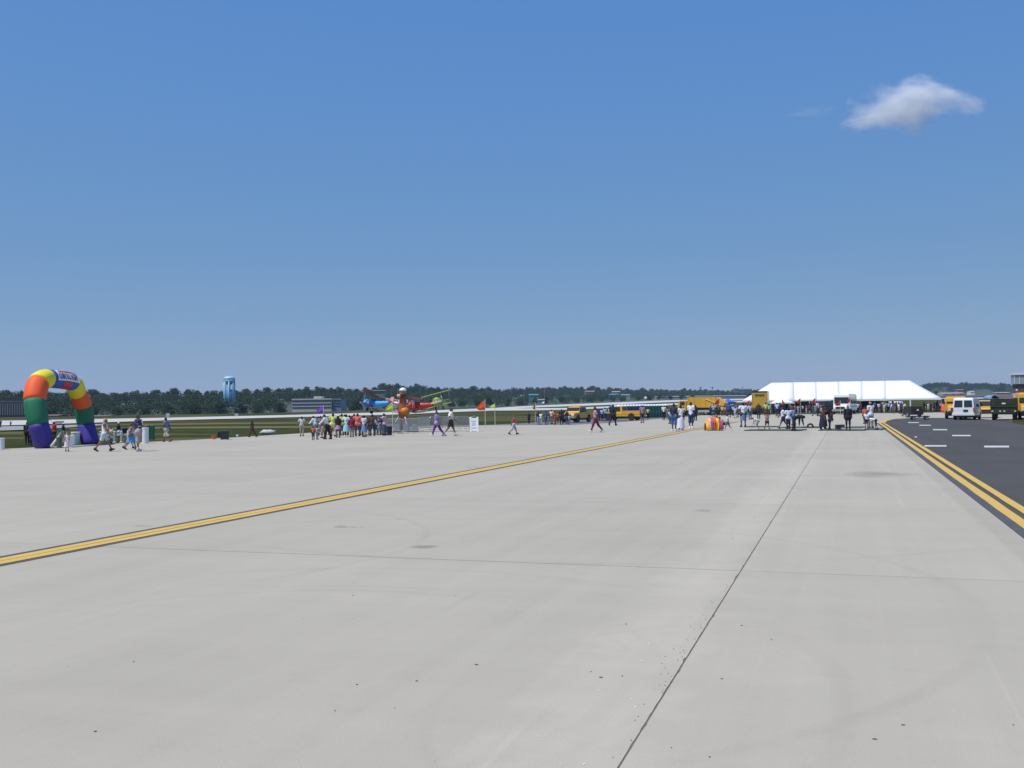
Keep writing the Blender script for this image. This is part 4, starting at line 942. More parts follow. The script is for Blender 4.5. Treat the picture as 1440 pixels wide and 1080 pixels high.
# ------------------------------------------------------------------ flags
def flag(label, px, yb, ytop, fx, fy0, fy1, col, dep=None, group=None, pole=(.6, .62, .45), ragged=0):
    p = P(px, yb) if dep is None else D(px, yb, dep); d = depth(p); s = d/F
    H_ = (yb-ytop)*s
    t = thing('flag', label, 'flag', p, YAW, group)
    obj('pole', MB().tube([(0, 0, 0), (0, 0, H_)], [.028, .018], 6), mat(pole, .5, .05), t)
    n1, n2 = 8, 6; mb = MB(); wd = (fx-px)*s; top = (yb-fy0)*s; bot = (yb-fy1)*s
    for i in range(n1+1):
        for j in range(n2+1):
            u_, v_ = i/n1, j/n2
            z1 = top+(bot-top)*(.55*u_); z2 = bot+(top-bot)*.12*u_ if not ragged else bot+(top-bot)*.3*u_
            mb.v.append((wd*u_, .09*math.sin(u_*6+v_*2)+.03*math.sin(v_*7), z1+(z2-z1)*v_+.03*math.sin(u_*7)))
    for i in range(n1):
        for j in range(n2): mb.f.append((i*(n2+1)+j, (i+1)*(n2+1)+j, (i+1)*(n2+1)+j+1, i*(n2+1)+j+1))
    o = link('cloth', mb.mesh('cloth', True), mat(col, .7, .08, 3.), t); md = o.modifiers.new('c', 'SOLIDIFY'); md.thickness = .012
ORG = (.75, .09, .02)
flag('orange flag on a pale pole just right of the white sandwich board', 682.5, 602.5, 561.5, 671.5, 563, 577.5, ORG)
flag('small yellow green ragged flag right of the orange flag', 696.2, 598.5, 566.5, 688.5, 568, 574.5, (.6, .68, .05), ragged=1)
flag('red orange narrow flag on a pole left of the queue', 753, 596, 565.5, 749.8, 567, 576, (.6, .07, .04))
flag('purple flag above the crowd waiting left of the ride', 455, 612, 569.5, 445.5, 570, 581.5, (.22, .07, .5))
flag('yellow flag in front of the aeroplane ride', 552.3, 610.5, 564.5, 543, 565.5, 579.5, (.55, .6, .04))
RF = 'dark red flags around the fairground crowd'
for (px, yb, fx, y0, y1, dp, lab) in ((1012, 584, 1006, 560.5, 568.5, None, 'dark red flag left of the blue canopy'), (1054.5, 583, 1048.5, 563, 570, None, 'dark red flag left of the yellow box truck'), (1100, 583, 1103.5, 561.5, 570, None, 'dark red flag in front of the white pagoda tent'),
                              (1126, 583, 1121, 560, 568, None, 'dark red flag over the crowd behind the boys in white'), (1147, 583, 1141, 560, 568.5, None, 'dark red flag left of the dark sport utility car'), (1182, 588, 1175, 564, 571, None, 'dark red flag hanging before the left of the shuttle bus windscreen'), (1196.5, 588, 1192.5, 559.5, 566, None, 'dark red flag at the right of the shuttle bus windscreen')):
    flag(lab, px, yb, y0-1, fx, y0, y1, (.42, .012, .02), dp, RF)
# ------------------------------------------------------------------ inflatable arch
ARC = [((62, 629.5, 54.0), .50, .50), ((54.5, 596.5, 54.0), .535, None), ((48.8, 564, 54.2), .575, None), ((54.5, 538.5, 54.8), .585, None), ((67.5, 532.5, 55.6), .52, None), ((101.5, 538, 57.8), .50, None), ((109.3, 553, 58.8), .50, None), ((117.2, 571.5, 59.3), .51, None), ((120.7, 596, 59.6), .50, None), ((126.4, 624.3, 59.8), .50, None)]
pts = [D(*a[0]) for a in ARC]; pts[0] = P(62, 629.8); pts[-1] = P(126.4, 624.4)
rs = [a[1]*.925 for a in ARC]
c0 = (pts[0]+pts[-1])/2
ARCH = thing('inflatable_arch', 'rainbow coloured inflatable arch standing on the apron at far left', 'arch', c0, 0)
PUR = mat((.05, .028, .25), .7, .1, 1.2, key='arch_purple'); GRN = mat((.006, .15, .07), .7, .1, 1.2, key='arch_green'); OGE = mat((.80, .10, .015), .65, .08, 1.2, key='arch_orange'); YLW = mat((.78, .66, .03), .65, .06, 1.2, key='arch_yellow'); BLE = mat((.03, .10, .38), .65, .08, 1.2, key='arch_blue'); RDD = mat((.5, .02, .03), .45, .08, key='arch_red')
dirs = []
for i in range(len(pts)):
    a = pts[max(i-1, 0)]; b = pts[min(i+1, len(pts)-1)]; dirs.append((b-a).normalized())
dirs[0] = Vector((0, 0, 1)); dirs[-1] = Vector((0, 0, -1))
NS = 28
def ring_at(c, t_, r, ref):
    a = (ref-t_*ref.dot(t_)).normalized(); b = t_.cross(a)
    return [c+(a*math.cos(2*math.pi*k/NS)+b*math.sin(2*math.pi*k/NS))*r for k in range(NS)]
pl = (pts[-1]-pts[0]); pl.z = 0; nrm = Vector((pl.y, -pl.x, 0)).normalized()      # towards the camera side
if nrm.dot(FLAT) > 0: nrm = -nrm
cols = [PUR, GRN, OGE, YLW, BLE, YLW, OGE, GRN, PUR]
for i in range(len(pts)-1):
    mb = MB(); NB = 7
    for j in range(NB+1):
        u_ = j/NB; t_ = dirs[i].lerp(dirs[i+1], u_).normalized()
        L_ = (pts[i+1]-pts[i]).length
        h00 = 2*u_**3-3*u_**2+1; h10 = u_**3-2*u_**2+u_; h01 = -2*u_**3+3*u_**2; h11 = u_**3-u_**2
        c = pts[i]*h00+dirs[i]*(h10*L_*.8)+pts[i+1]*h01+dirs[i+1]*(h11*L_*.8)
        r = rs[i]+(rs[i+1]-rs[i])*u_+.035*math.sin(math.pi*u_)**.6-.008*(j in (0, NB))
        R_ = ring_at(c, t_, r, nrm)
        for k, q in enumerate(R_):
            pk = 1+.012*math.sin(k*math.pi*2/NS*7)*math.sin(math.pi*u_)       # fabric gores
            mb.v.append(tuple(c+(q-c)*pk-c0))
    for j in range(NB):
        for k in range(NS): mb.f.append((j*NS+k, j*NS+(k+1) % NS, (j+1)*NS+(k+1) % NS, (j+1)*NS+k))
    mb.f.append(tuple(range(NS))); mb.f.append(tuple(NB*NS+k for k in range(NS)))
    seg = obj('tube_section', mb, cols[i], ARCH, smooth=False)
    for p_ in seg.data.polygons: p_.use_smooth = len(p_.vertices) == 4
    if i == 4: BSEG = (pts[4], pts[5])
# red underside panel and white edge bands on the blue section
A_, B_ = BSEG; ax = (B_-A_).normalized(); 
def onsec(u_, ang, out=0.0):
    L_ = (B_-A_).length; t0, t1 = dirs[4], dirs[5]
    h00 = 2*u_**3-3*u_**2+1; h10 = u_**3-2*u_**2+u_; h01 = -2*u_**3+3*u_**2; h11 = u_**3-u_**2
    c = A_*h00+t0*(h10*L_*.8)+B_*h01+t1*(h11*L_*.8); t_ = t0.lerp(t1, u_).normalized()
    a = (nrm-t_*nrm.dot(t_)).normalized(); upv = Vector((0, 0, 1)); upv = (upv-t_*upv.dot(t_)).normalized(); upv = (upv-a*upv.dot(a)).normalized()
    r = rs[4]+(rs[5]-rs[4])*u_+.035*math.sin(math.pi*max(u_, .001))**.6
    return c+(a*math.cos(ang)+upv*math.sin(ang))*(r+out)-c0
def patch(name, u0_, u1_, a0, a1, out, m, nu=10, na=8):
    mb = MB()
    for i in range(nu+1):
        for j in range(na+1): mb.v.append(tuple(onsec(u0_+(u1_-u0_)*i/nu, a0+(a1-a0)*j/na, out)))
    for i in range(nu):
        for j in range(na): mb.f.append((i*(na+1)+j, (i+1)*(na+1)+j, (i+1)*(na+1)+j+1, i*(na+1)+j+1))
    return obj(name, mb, m, ARCH, smooth=True)
patch('red_panel', .36, .66, rad(-80), rad(-14), .018, RDD)
patch('banner', .09, .95, rad(-10), rad(62), .03, mat((.8, .8, .82), .6, .03, key='banner_white'))
patch('banner_band', .17, .87, rad(43), rad(57), .04, mat((.62, .05, .06), .6, .1, key='banner_red'))
INK = mat((.03, .03, .14), .6, .05, key='banner_ink')
me = textmesh('CARNIVAL NIGHT', 1.0, .0, .03); xs = [v.co.x for v in me.vertices]; ys = [v.co.y for v in me.vertices]
w0, w1, h0, h1 = min(xs), max(xs), min(ys), max(ys)
for v in me.vertices:
    u_ = .13+.70*(v.co.x-w0)/(w1-w0); a = rad(-2)+rad(38)*(v.co.y-h0)/(h1-h0); v.co = onsec(u_, a, .05)
link('lettering', me, INK, ARCH)
patch('banner_mark', .46, .52, rad(45), rad(55), .045, INK, 2, 2); patch('banner_mark', .6, .64, rad(46), rad(52), .045, INK, 2, 2)
GUY = mat((.5, .42, .3), .8, .1, key='guy_rope')
for (a, b) in ((pts[2], P(30, 622)), (pts[2], P(96, 618)), (pts[7], P(98, 617))):
    obj('guy_rope', MB().tube([tuple(a-c0), tuple((a+b)/2-c0+Vector((0, 0, -.1))), tuple(b-c0)], .013, 5), GUY, ARCH)
q = pts[0]+nrm*.51+Vector((0, 0, .3)); obj('air_valve', MB().ell(tuple(q-c0), (.05, .05, .05), 8, 5), PWHT, ARCH)
# blower hose, bins, tubs
t = thing('blower_hose', 'beige fabric air hose slanting down beside the left leg of the arch', 'hose', P(78, 629)); a = P(72.5, 630.5)-t.location; b = D(85.5, 606.5, 54.6)-t.location; c = P(90, 626)-t.location
obj('hose', MB().tube([tuple(a+Vector((0, 0, .1))), tuple((a+b)/2+Vector((0, 0, -.02))), tuple(b), tuple(b+Vector((.12, 0, -.03))), tuple((b+c)/2+Vector((.08, 0, 0))), tuple(c)], [.09, .075, .07, .06, .07, .07], 10), mat((.52, .5, .43), .8, .12, 5., key='beige'), t, smooth=True)
obj('blower', MB().lathe([(.05, -.15), (.2, -.15), (.2, .15), (.05, .15)], 12, Matrix.Translation((c.x, c.y, .22)) @ Matrix.Rotation(rad(90), 4, 'X')), mat((.15, .15, .16), .6), t)
def tub(name, label, cat, px, yb, w_, h_, col, round_=True, rim=True, group=None, tp=.85):
    p = P(px, yb); s = depth(p)/F; r_ = w_*s/2; H_ = h_*s; m = mat(col, .6, .08, 3.)
    t = thing(name, label, cat, p, YAW+.2, group)
    if round_: obj('body', MB().lathe([(r_*tp, 0), (r_*.97, H_*.9), (r_, H_*.9), (r_, H_), (r_*.9, H_), (r_*.8, H_*.35)], 18), m, t, smooth=False)
    else: obj('body', MB().box(-r_*.9, r_*.9, -r_*.8, r_*.8, .03, H_*.9, tx=-r_*.06, ty=-r_*.06), m, t, bevel=.02)
    if rim:
        if round_: obj('rim', MB().lathe([(r_*1.02, H_*.93), (r_*1.05, H_*.96), (r_*1.0, H_*1.005)], 18), m, t)
        else:
            obj('lid', MB().box(-r_, r_, -r_*.9, r_*.9, H_*.9, H_, tx=.04, ty=.04), m, t, bevel=.02)
            for s_ in (-1, 1): obj('wheel', MB().lathe([(.09, -.03), (.09, .03)], 10, Matrix.Translation((s_*r_*.8, r_*.8, .09)) @ Matrix.Rotation(rad(90), 4, 'Y')), RUB, t)
    return t
tub('litter_bin', 'dark grey green litter bin under the arch beside the hose', 'bin', 83.5, 630, 8.5, 15, (.07, .1, .09))
tub('plastic_barrel', 'round white plastic barrel standing behind the toddler under the arch', 'barrel', 98.5, 629.5, 9, 17, (.75, .77, .78), tp=1)
tub('plastic_tub', 'large open white tub against the right leg of the arch', 'tub', 106.5, 625, 12.5, 17.5, (.7, .72, .7), tp=.82)
tub('plastic_barrel', 'white barrel cut off by the left edge of the photo', 'barrel', 2.2, 632, 8, 16, (.72, .75, .78), tp=1)
tub('plastic_barrel', 'tall white barrel behind the man carrying a child', 'barrel', 204.5, 623.5, 9, 22, (.7, .73, .72), tp=1)
tub('wheeled_bin', 'dark green wheeled bin right of the rope fence', 'bin', 212, 618.5, 10.5, 21, (.015, .14, .06), False)
tub('wheeled_bin', 'black green wheeled bin alone at the edge of the apron', 'bin', 316, 618.3, 12, 13, (.012, .03, .02), False)
tub('waste_box', 'small dark box with lid joined left of the black green bin', 'box', 309.5, 615, 6.5, 8, (.012, .03, .02), False, True)
tub('orange_bucket', 'small orange bucket on the grass edge left of the dark bin', 'bucket', 300.5, 617.6, 5.5, 4.4, (.75, .09, .02))
tub('litter_bin', 'black round bin at the right end of the queue beside the ride', 'bin', 547.5, 612, 8.5, 12.5, (.015, .02, .025))
tub('cool_box', 'open dark brown box on the putting mat left of the man in black', 'box', 1178.5, 604, 7, 7.5, (.06, .03, .03), False, False)
tub('cool_box', 'dark green low box right of the brown box on the mats', 'box', 1184, 602, 6.5, 5.5, (.02, .05, .04), False, False)
mb = MB(); mb.ell((0, 0, .16), (.62, .3, .2), 12, 6); o = obj('boulder', mb, mat((.5, .5, .46), .9, .12, 3., key='stone', bump=.4), smooth=True); o.location = P(377, 611); o.rotation_euler[2] = YAW
for v in o.data.vertices: v.co.x += .05*math.sin(v.co.z*30); v.co.z = max(0, v.co.z+.03*math.sin(v.co.x*13))
tag(o, 'low pale boulder lying on the grass right of the walking figure in black', 'boulder')
mb = MB(); mb.box(-.09, .09, -.06, .06, 0, .12, tx=.02); o = obj('white_marker', mb, PWHT); o.location = P(334, 613.5); tag(o, 'tiny white marker block on the grass right of the dark bin', 'marker')
# rope fence
RP = mat((.6, .6, .56), .8, .08, key='rope_white')
pp = [(133, 621.5), (141.5, 623), (161, 622.5), (170.6, 622.3), (180, 622), (189, 621.6)]
fo = P(160, 622); FEN = thing('rope_fence', 'white post and rope fence right of the rainbow arch', 'fence', fo)
tops = []
for k, (px, y) in enumerate(pp):
    p = P(px, y)-fo
    if k: obj('post', MB().lathe([(.13, 0), (.13, .03), (.05, .05), (.05, .62), (.07, .66), (.02, .7)], 10, Matrix.Translation(p)), RP, FEN)
    tops.append(p+Vector((0, 0, .58)))
for a, b in zip(tops, tops[1:]):
    obj('rope', MB().tube([tuple(a+(b-a)*f+Vector((0, 0, -.16*math.sin(math.pi*f)))) for f in (0, .2, .4, .6, .8, 1)], .03, 6), RP, FEN)
# folding chair near rope fence
t = thing('folding_chair', 'dark folding chair on the grass behind the rope fence', 'chair', P(177, 620.5), cr(40))
obj('seat', MB().box(-.22, .22, -.2, .2, .42, .45), DARK, t); obj('backrest', MB().box(-.22, .22, .18, .21, .5, .82), DARK, t)
for s in (-1, 1):
    for (a, b) in (((s*.2, -.2, 0), (s*.2, .2, .85)), ((s*.2, .25, 0), (s*.2, -.18, .44))): obj('leg', MB().tube([a, b], .015, 5), STEEL, t)
# ------------------------------------------------------------------ crowd barriers and sandwich board
BAR = mat((.42, .43, .42), .45, .1, 3., .5, key='galvanised')
def barrier(label, a, b, h=1.05, n=12, tilt=0):
    t = thing('crowd_barrier', label, 'barrier', a, math.atan2((b-a).y, (b-a).x), 'galvanised crowd barriers around the ride'); L = (b-a).length
    obj('top_rail', MB().tube([(0, 0, .1), (0, 0, h-.08), (.08, 0, h), (L-.08, 0, h), (L, 0, h-.08), (L, 0, .1)], .022, 6), BAR, t)
    obj('bottom_rail', MB().tube([(0, 0, .18), (L, 0, .18)], .02, 5), BAR, t)
    me = MB().tube([(0, 0, .19), (0, 0, h-.01)], .022, 4).mesh('bar')
    for k in range(1, n): o = link('bar', me, BAR, t); o.location = (L*k/n, 0, 0)
    for x in (.3, L-.3): obj('foot', MB().box(x-.03, x+.03, -.3, .3, 0, .05), BAR, t)
bl = [((545, 609.5), (567, 609.8)), ((567.5, 609.8), (589, 609.5)), ((589, 605.5), (604, 604.5)), ((604.5, 604.4), (622, 603.8)), ((622.5, 603.7), (641, 603.4)), ((641.5, 603.4), (659.5, 603.0)), ((660, 607), (668, 601.5))]
nm = ['behind the yellow flag pole', 'in front of the ride base', 'just right of the ride base', 'behind the woman in purple', 'behind the man in white shirt', 'left of the white sandwich board', 'angled behind the white sandwich board']
for k, (a, b) in enumerate(bl): barrier('steel crowd barrier '+nm[k], P(*a), P(*b), n=16)
t = thing('sandwich_board', 'white sandwich board with blue lines of writing by the barriers', 'sign', P(666.8, 607.3), YAW+.05); s = depth(t.location)/F; w_, H_ = 5.8*s, 19.5*s
SB = mat((.8, .81, .82), .5, .03, key='board_white')
TL = Matrix.Rotation(rad(-9), 4, 'X')
for sg, yy in ((1, 0), (-1, .55)):
    M_ = Matrix.Translation((0, yy, 0)) @ Matrix.Rotation(rad(-12*sg), 4, 'X')
    obj('panel', MB().box(-w_, w_, -.015, .015, .06, H_, M_), SB, t)
    for x in (-1, 1): obj('leg', MB().box(*sorted((x*(w_-.12), x*(w_+.015))), -.03, .03, 0, H_+.1, M_), SB, t)
M_ = Matrix.Rotation(rad(-12), 4, 'X')
for k, (wl, z) in enumerate(((.7, .78), (.4, .64), (.5, .5), (.62, .28))):
    rr = random.Random(k); x = -w_*wl; mb = MB()
    while x < w_*wl:
        l_ = rr.uniform(.04, .12); mb.box(x, min(x+l_, w_*wl), -.02, -.016, H_*z-.03, H_*z+.03, M_); x += l_+.03
    obj('writing_line', mb, mat((.12, .14, .4), .6, .05, key='board_ink'), t)
# ------------------------------------------------------------------ carnival aeroplane ride
rp = P(567, 607.5); RD = thing('aeroplane_ride', 'carnival ride with four hanging aeroplanes round an orange centre column', 'ride', rp, YAW); s = depth(rp)/F
hy = lambda y: (607.5-y)*s; hx = lambda x: (x-567)*s
ORC = mat((.36, .09, .02), .5, .3, 3., key='ride_orange'); BRN = mat((.14, .04, .02), .6, .15, 3., key='ride_brown')
obj('base_ring', MB().lathe([(1.0, 0), (1.0, .12), (.8, .16), (.1, .2)], 24), STEEL, RD)
obj('centre_column', MB().lathe([(.28, .15), (.28, .9), (.34, hy(583)), (.4, hy(580)), (.30, hy(572)), (.27, hy(562)), (.25, hy(557))], 18), ORC, RD, smooth=True)
for k in range(6):
    a = k*math.pi/3; obj('motor_strut', MB().tube([(math.cos(a)*.9, math.sin(a)*.9, .15), (math.cos(a)*.35, math.sin(a)*.35, hy(586))], .05, 6), PWHT if k % 2 else STEEL, RD)
obj('canopy_ring', MB().lathe([(.25, hy(557)), (.4, hy(555.6)), (.42, hy(554.4)), (.26, hy(554.2))], 20), BRN, RD)
obj('lamp_collar', MB().lathe([(.24, hy(554.1)), (.26, hy(550.2)), (.3, hy(550))], 18), mat((.3, .28, .16), .5, .2, key='ride_olive'), RD)
obj('top_dome', MB().lathe([(.29, hy(550)), (.27, hy(547.8)), (.18, hy(546)), (.04, hy(545))], 18), PWHT, RD, smooth=True)
obj('side_pod', MB().ell((hx(562), -.3, hy(556.5)), (.16, .14, .13), 12, 7), mat((.75, .45, .28), .5, .1, key='ride_peach'), RD, smooth=True)
obj('lower_skirt', MB().ell((hx(569.5), -.1, hy(578.5)), (.42, .36, .34), 16, 8), mat((.5, .19, .02), .5, .12, 2., key='ride_orange_b'), RD, smooth=True)
for k, x in enumerate((-.95, -.35, .3, .95)): obj('motor_box', MB().box(x-.24, x+.24, -.9-.2*(k % 2), -.4, .12, .62, tx=.06, ty=.06), STEEL, RD, bevel=.03); obj('motor_foot', MB().box(x-.28, x+.28, -.95-.2*(k % 2), -.35, .001, .11), RUB, RD)
def biplane(cx, cz, yd, ang, bank, cf, cw, label, sc=1., cowl=None, fin=None, pitch=0):
    """aeroplane hanging on its arm; local +Y is its nose"""
    M_ = Matrix.Translation((cx, yd, cz)) @ Matrix.Rotation(ang, 4, 'Z') @ Matrix.Rotation(bank, 4, 'Y') @ Matrix.Rotation(pitch, 4, 'X') @ Matrix.Scale(sc, 4)
    f = obj('aeroplane', MB().tube([M_ @ Vector(p) for p in ((0, -1.35, .12), (0, -.9, .06), (0, -.3, 0), (0, .5, 0), (0, .8, .02))], [.07, .17, .27, .3, .25], 12), cf, RD, smooth=True)
    f['label'] = label
    obj('engine_cowl', MB().lathe([(.2, -.16), (.34, -.14), (.37, .0), (.33, .16), (.22, .2)], 18, M_ @ Matrix.Translation((0, .85, .02)) @ Matrix.Rotation(rad(-90), 4, 'X')), cowl or cf, f, smooth=True)
    obj('engine', MB().lathe([(.16, 0), (.14, .06), (.02, .1)], 12, M_ @ Matrix.Translation((0, 1.05, .02)) @ Matrix.Rotation(rad(-90), 4, 'X')), STEEL, f)
    obj('propeller', MB().box(-.42, .42, 1.16, 1.18, -.04, .08, M_), mat((.6, .6, .55), .5, key='prop'), f)
    obj('upper_wing', MB().prism([(.1, .66), (.2, .71), (.55, .71), (.7, .66)], -1.15, 1.15, M_), cw, f, bevel=.01)
    obj('lower_wing', MB().prism([(.1, -.26), (.2, -.21), (.5, -.21), (.62, -.26)], -1.0, 1.0, M_), cw, f, bevel=.01)
    for sx_ in (-1, 1):
        for x in (.35, .95):
            obj('wing_strut', MB().tube([M_ @ Vector((sx_*x, .4, -.22)), M_ @ Vector((sx_*x, .4, .68))], .02, 5), STEEL, f)
        obj('landing_wheel', MB().lathe([(.13, -.04), (.13, .04)], 10, M_ @ Matrix.Translation((sx_*.28, .5, -.5)) @ Matrix.Rotation(rad(90), 4, 'Y')), RUB, f)
        obj('undercarriage', MB().tube([M_ @ Vector((sx_*.1, .45, -.2)), M_ @ Vector((sx_*.28, .5, -.5))], .02, 5), STEEL, f)
    obj('tail_fin', MB().prism([(-1.45, .1), (-1.5, .5), (-1.25, .55), (-1.0, .14)], -.025, .025, M_), fin or cw, f)
    obj('tailplane', MB().box(-.5, .5, -1.45, -1.15, .12, .16, M_), fin or cw, f)
    obj('cockpit_rim', MB().box(-.2, .2, -.5, .3, .24, .3, M_), DARK, f, bevel=.02)
BLP = mat((.04, .28, .66), .4, .1, key='plane_blue'); GRP = mat((.26, .32, .04), .45, .1, key='plane_green'); RDP = mat((.42, .03, .03), .45, .12, key='plane_red'); WHP = mat((.7, .62, .64), .5, .25, 5., key='plane_pink')
biplane(hx(530), hy(568), -.2, rad(60), rad(20), BLP, BRN, 'blue aeroplane with brown wings', 1.05, fin=mat((.65, .25, .28), .5, .4, 9., key='fin_pink'))
biplane(hx(592), hy(571), -.5, rad(78), rad(5), RDP, RDP, 'red aeroplane', .85, fin=mat((.75, .42, .25), .5, .2, key='fin_peach'))
biplane(hx(618), hy(566.5), .2, rad(172), rad(14), GRP, GRP, 'lime green aeroplane facing the camera', 1.0, cowl=GRP)
biplane(hx(552), hy(569), 1.3, rad(30), rad(8), WHP, WHP, 'pink and white aeroplane', .6)
for (cx, cz, yd) in ((hx(536), hy(572), -.2), (hx(592), hy(575), -.5), (hx(612), hy(575), .2), (hx(552), hy(573), 1.2)):
    obj('arm', MB().tube([(0, 0, hy(580)), (cx*.6, yd*.6, (cz+hy(584))/2), (cx, yd, cz-.1)], [.09, .06, .05], 6), STEEL, RD)
    obj('tie_rod', MB().tube([(0, 0, hy(560)), (cx, yd, cz)], .02, 5), STEEL, RD)
# ------------------------------------------------------------------ low putting mats with rails, tyre, striped tunnel
MATG = mat((.03, .10, .07), .9, .2, 4., key='mat_green')
MATG = mat((.10, .15, .12), .9, .2, 4., key='mat_green2'); RAIL = mat((.03, .045, .05), .6, .15, key='mat_rail')
for (x0, x1, y0, y1, lab) in ((1046, 1066, 606, 604, 'short green putting mat with dark kerb nearest the yellow line'), (1066.5, 1126, 606, 603.8, 'long dark edged putting mat below the boys in white'), (1046, 1086, 601, 599.5, 'narrow dark mat behind the bending child'), (1096, 1150, 602, 600.2, 'dark mat on which the small tyre arch stands'),
                              (1150.5, 1176, 605.8, 603, 'grey mat under the crouching people'), (1177, 1215, 606, 603.4, 'dark edged mat under the man in black'), (1187, 1210, 602, 600, 'bright green mat behind the man in black'), (1216, 1240, 605, 602.5, 'grey mat under the bending child by the yellow lines')):
    a, b, c, d_ = P(x0, y0), P(x1, y0), P(x1, y1), P(x0, y1); t = thing('putting_mat', lab, 'mat', a, math.atan2((b-a).y, (b-a).x), 'putting mats laid on the apron'); L = (b-a).length; Wd = max(.5, (d_-a).length*.7)
    obj('turf', MB().box(.05, L-.05, .05, Wd-.05, .005, .03), MATG, t)
    for (xa, xb, ya, yb) in ((0, L, 0, .05), (0, L, Wd-.05, Wd), (0, .05, .051, Wd-.051), (L-.05, L, .051, Wd-.051)): obj('rail', MB().box(xa, xb, ya, yb, .004, .055), RAIL, t)
t = thing('tyre_arch', 'small dark red and black half ring obstacle on the mats', 'obstacle', P(1139.5, 601.3), YAW)
mb = MB(); mb.tube([(.21*math.cos(a), 0, .03+.24*math.sin(a)) for a in [k*math.pi/10 for k in range(11)]], .07, 8); obj('ring', mb, mat((.05, .012, .015), .7, .2, key='tyre_red'), t, smooth=True); obj('plinth', MB().box(-.55, .5, -.2, .2, .003, .06), RAIL, t)
t = thing('striped_play_tunnel', 'crumpled orange yellow and purple striped cloth tunnel on the apron', 'play tunnel', P(1004, 605.5), YAW); s = depth(t.location)/F
STR = [((.75, .38, .06), .16), ((.85, .55, .3), .08), ((.30, .1, .3), .14), ((.7, .10, .02), .12), ((.8, .14, .02), .1), ((.8, .68, .03), .12), ((.5, .05, .04), .1), ((.28, .05, .16), .18)]
x = -11.5*s; tot = 23*s; rr = random.Random(4)
for k, (c, f) in enumerate(STR):
    w_ = tot*f; mb = MB(); na = 14
    for i in range(5):
        xx = x+w_*i/4; fx_ = (xx+11.5*s)/tot
        hh = (18.5 if .12 < fx_ < .72 else 15)*s*(1-.25*abs(fx_-.45))*(1 if fx_ > .1 else .75+2.5*fx_)
        for j in range(na+1):
            a = math.pi*j/na; mb.v.append((xx+.03*math.sin(j*1.7+k), -math.cos(a)*.55*(1+.06*math.sin(i*2.2+j)), max(.0, hh*math.sin(a)**.6*(1+.05*math.sin(i*3.1+k+j*1.3)))))
    for i in range(4):
        for j in range(na): mb.f.append((i*(na+1)+j, (i+1)*(na+1)+j, (i+1)*(na+1)+j+1, i*(na+1)+j+1))
    o = link('cloth_stripe', mb.mesh('cloth_stripe', True), mat(c, .75, .12, 3.), t); x += w_
obj('floor_mat', MB().box(-11*s, 13*s, -.75, -.56, .003, .03), mat((.02, .16, .12), .8, .1, key='teal_mat'), t)
obj('entrance_hoop', MB().tube([(-11.6*s, -.55*math.cos(a), .02+11*s*math.sin(a)) for a in [k*math.pi/12 for k in range(13)]], .035, 6), mat((.8, .4, .1), .6, key='hoop'), t, smooth=True)
# small things on the ground
mb = MB(); rr = random.Random(11)
for (px, y) in ((188, 931), (275, 0), (134, 1029), (502, 963), (471, 1000), (586, 958), (555, 996), (831, 945), (875, 951), (845, 953), (1043, 880), (944, 1052), (998, 1065), (640, 838), (427, 870), (496, 838), (880, 878), (1015, 955), (1085, 900), (670, 935), (1270, 1020), (1425, 1020), (1100, 715), (1060, 728), (1030, 757), (1230, 1040)):
    if not y: continue
    p = P(px, y); r_ = rr.uniform(.004, .008); mb.ell((p.x, p.y, .004), (r_*rr.uniform(1, 2.2), r_, r_*.5), 6, 3)
for _ in range(14):
    p = P(rr.uniform(0, 1300), rr.uniform(700, 1078)); r_ = rr.uniform(.0015, .0035); mb.ell((p.x, p.y, .002), (r_*1.3, r_, r_*.6), 5, 3)
obj('gravel_specks', mb, mat((.12, .11, .10), .95, .3, 30., key='speck'), kind='stuff')
mb = MB()
for _ in range(60):          # spalled chips along the centre joint
    y = rr.uniform(5.2, 9.5)+abs(rr.gauss(0, 1.4)); x = XC-.02-abs(rr.gauss(0, .07)); r_ = rr.uniform(.002, .006)
    mb.ell((x, y, .002), (r_, r_*rr.uniform(1, 2.6), .002), 6, 3)
obj('joint_crumbs', mb, mat((.2, .19, .17), .95, .3, 30., key='crumb'), kind='stuff')
mb = MB()
for _ in range(28):
    y = rr.uniform(5.5, 11.5); x = XC-.1-abs(rr.gauss(0, .25)); r_ = rr.uniform(.002, .007); mb.ell((x, y, .002), (r_, r_*rr.uniform(1, 3), .0015), 6, 3)
obj('pale_chips', mb, mat((.66, .68, .7), .95, .1, key='chip'), kind='stuff')
# concrete and grass patches at the right
gp = [P(1422, 592), P(1430, 596), P(1500, 601), P(1500, 590), P(1432, 588.5)]
poly_sheet('grass_patch', [(p.x, p.y) for p in gp], .02, GRASS, thick=.03, kind='structure')
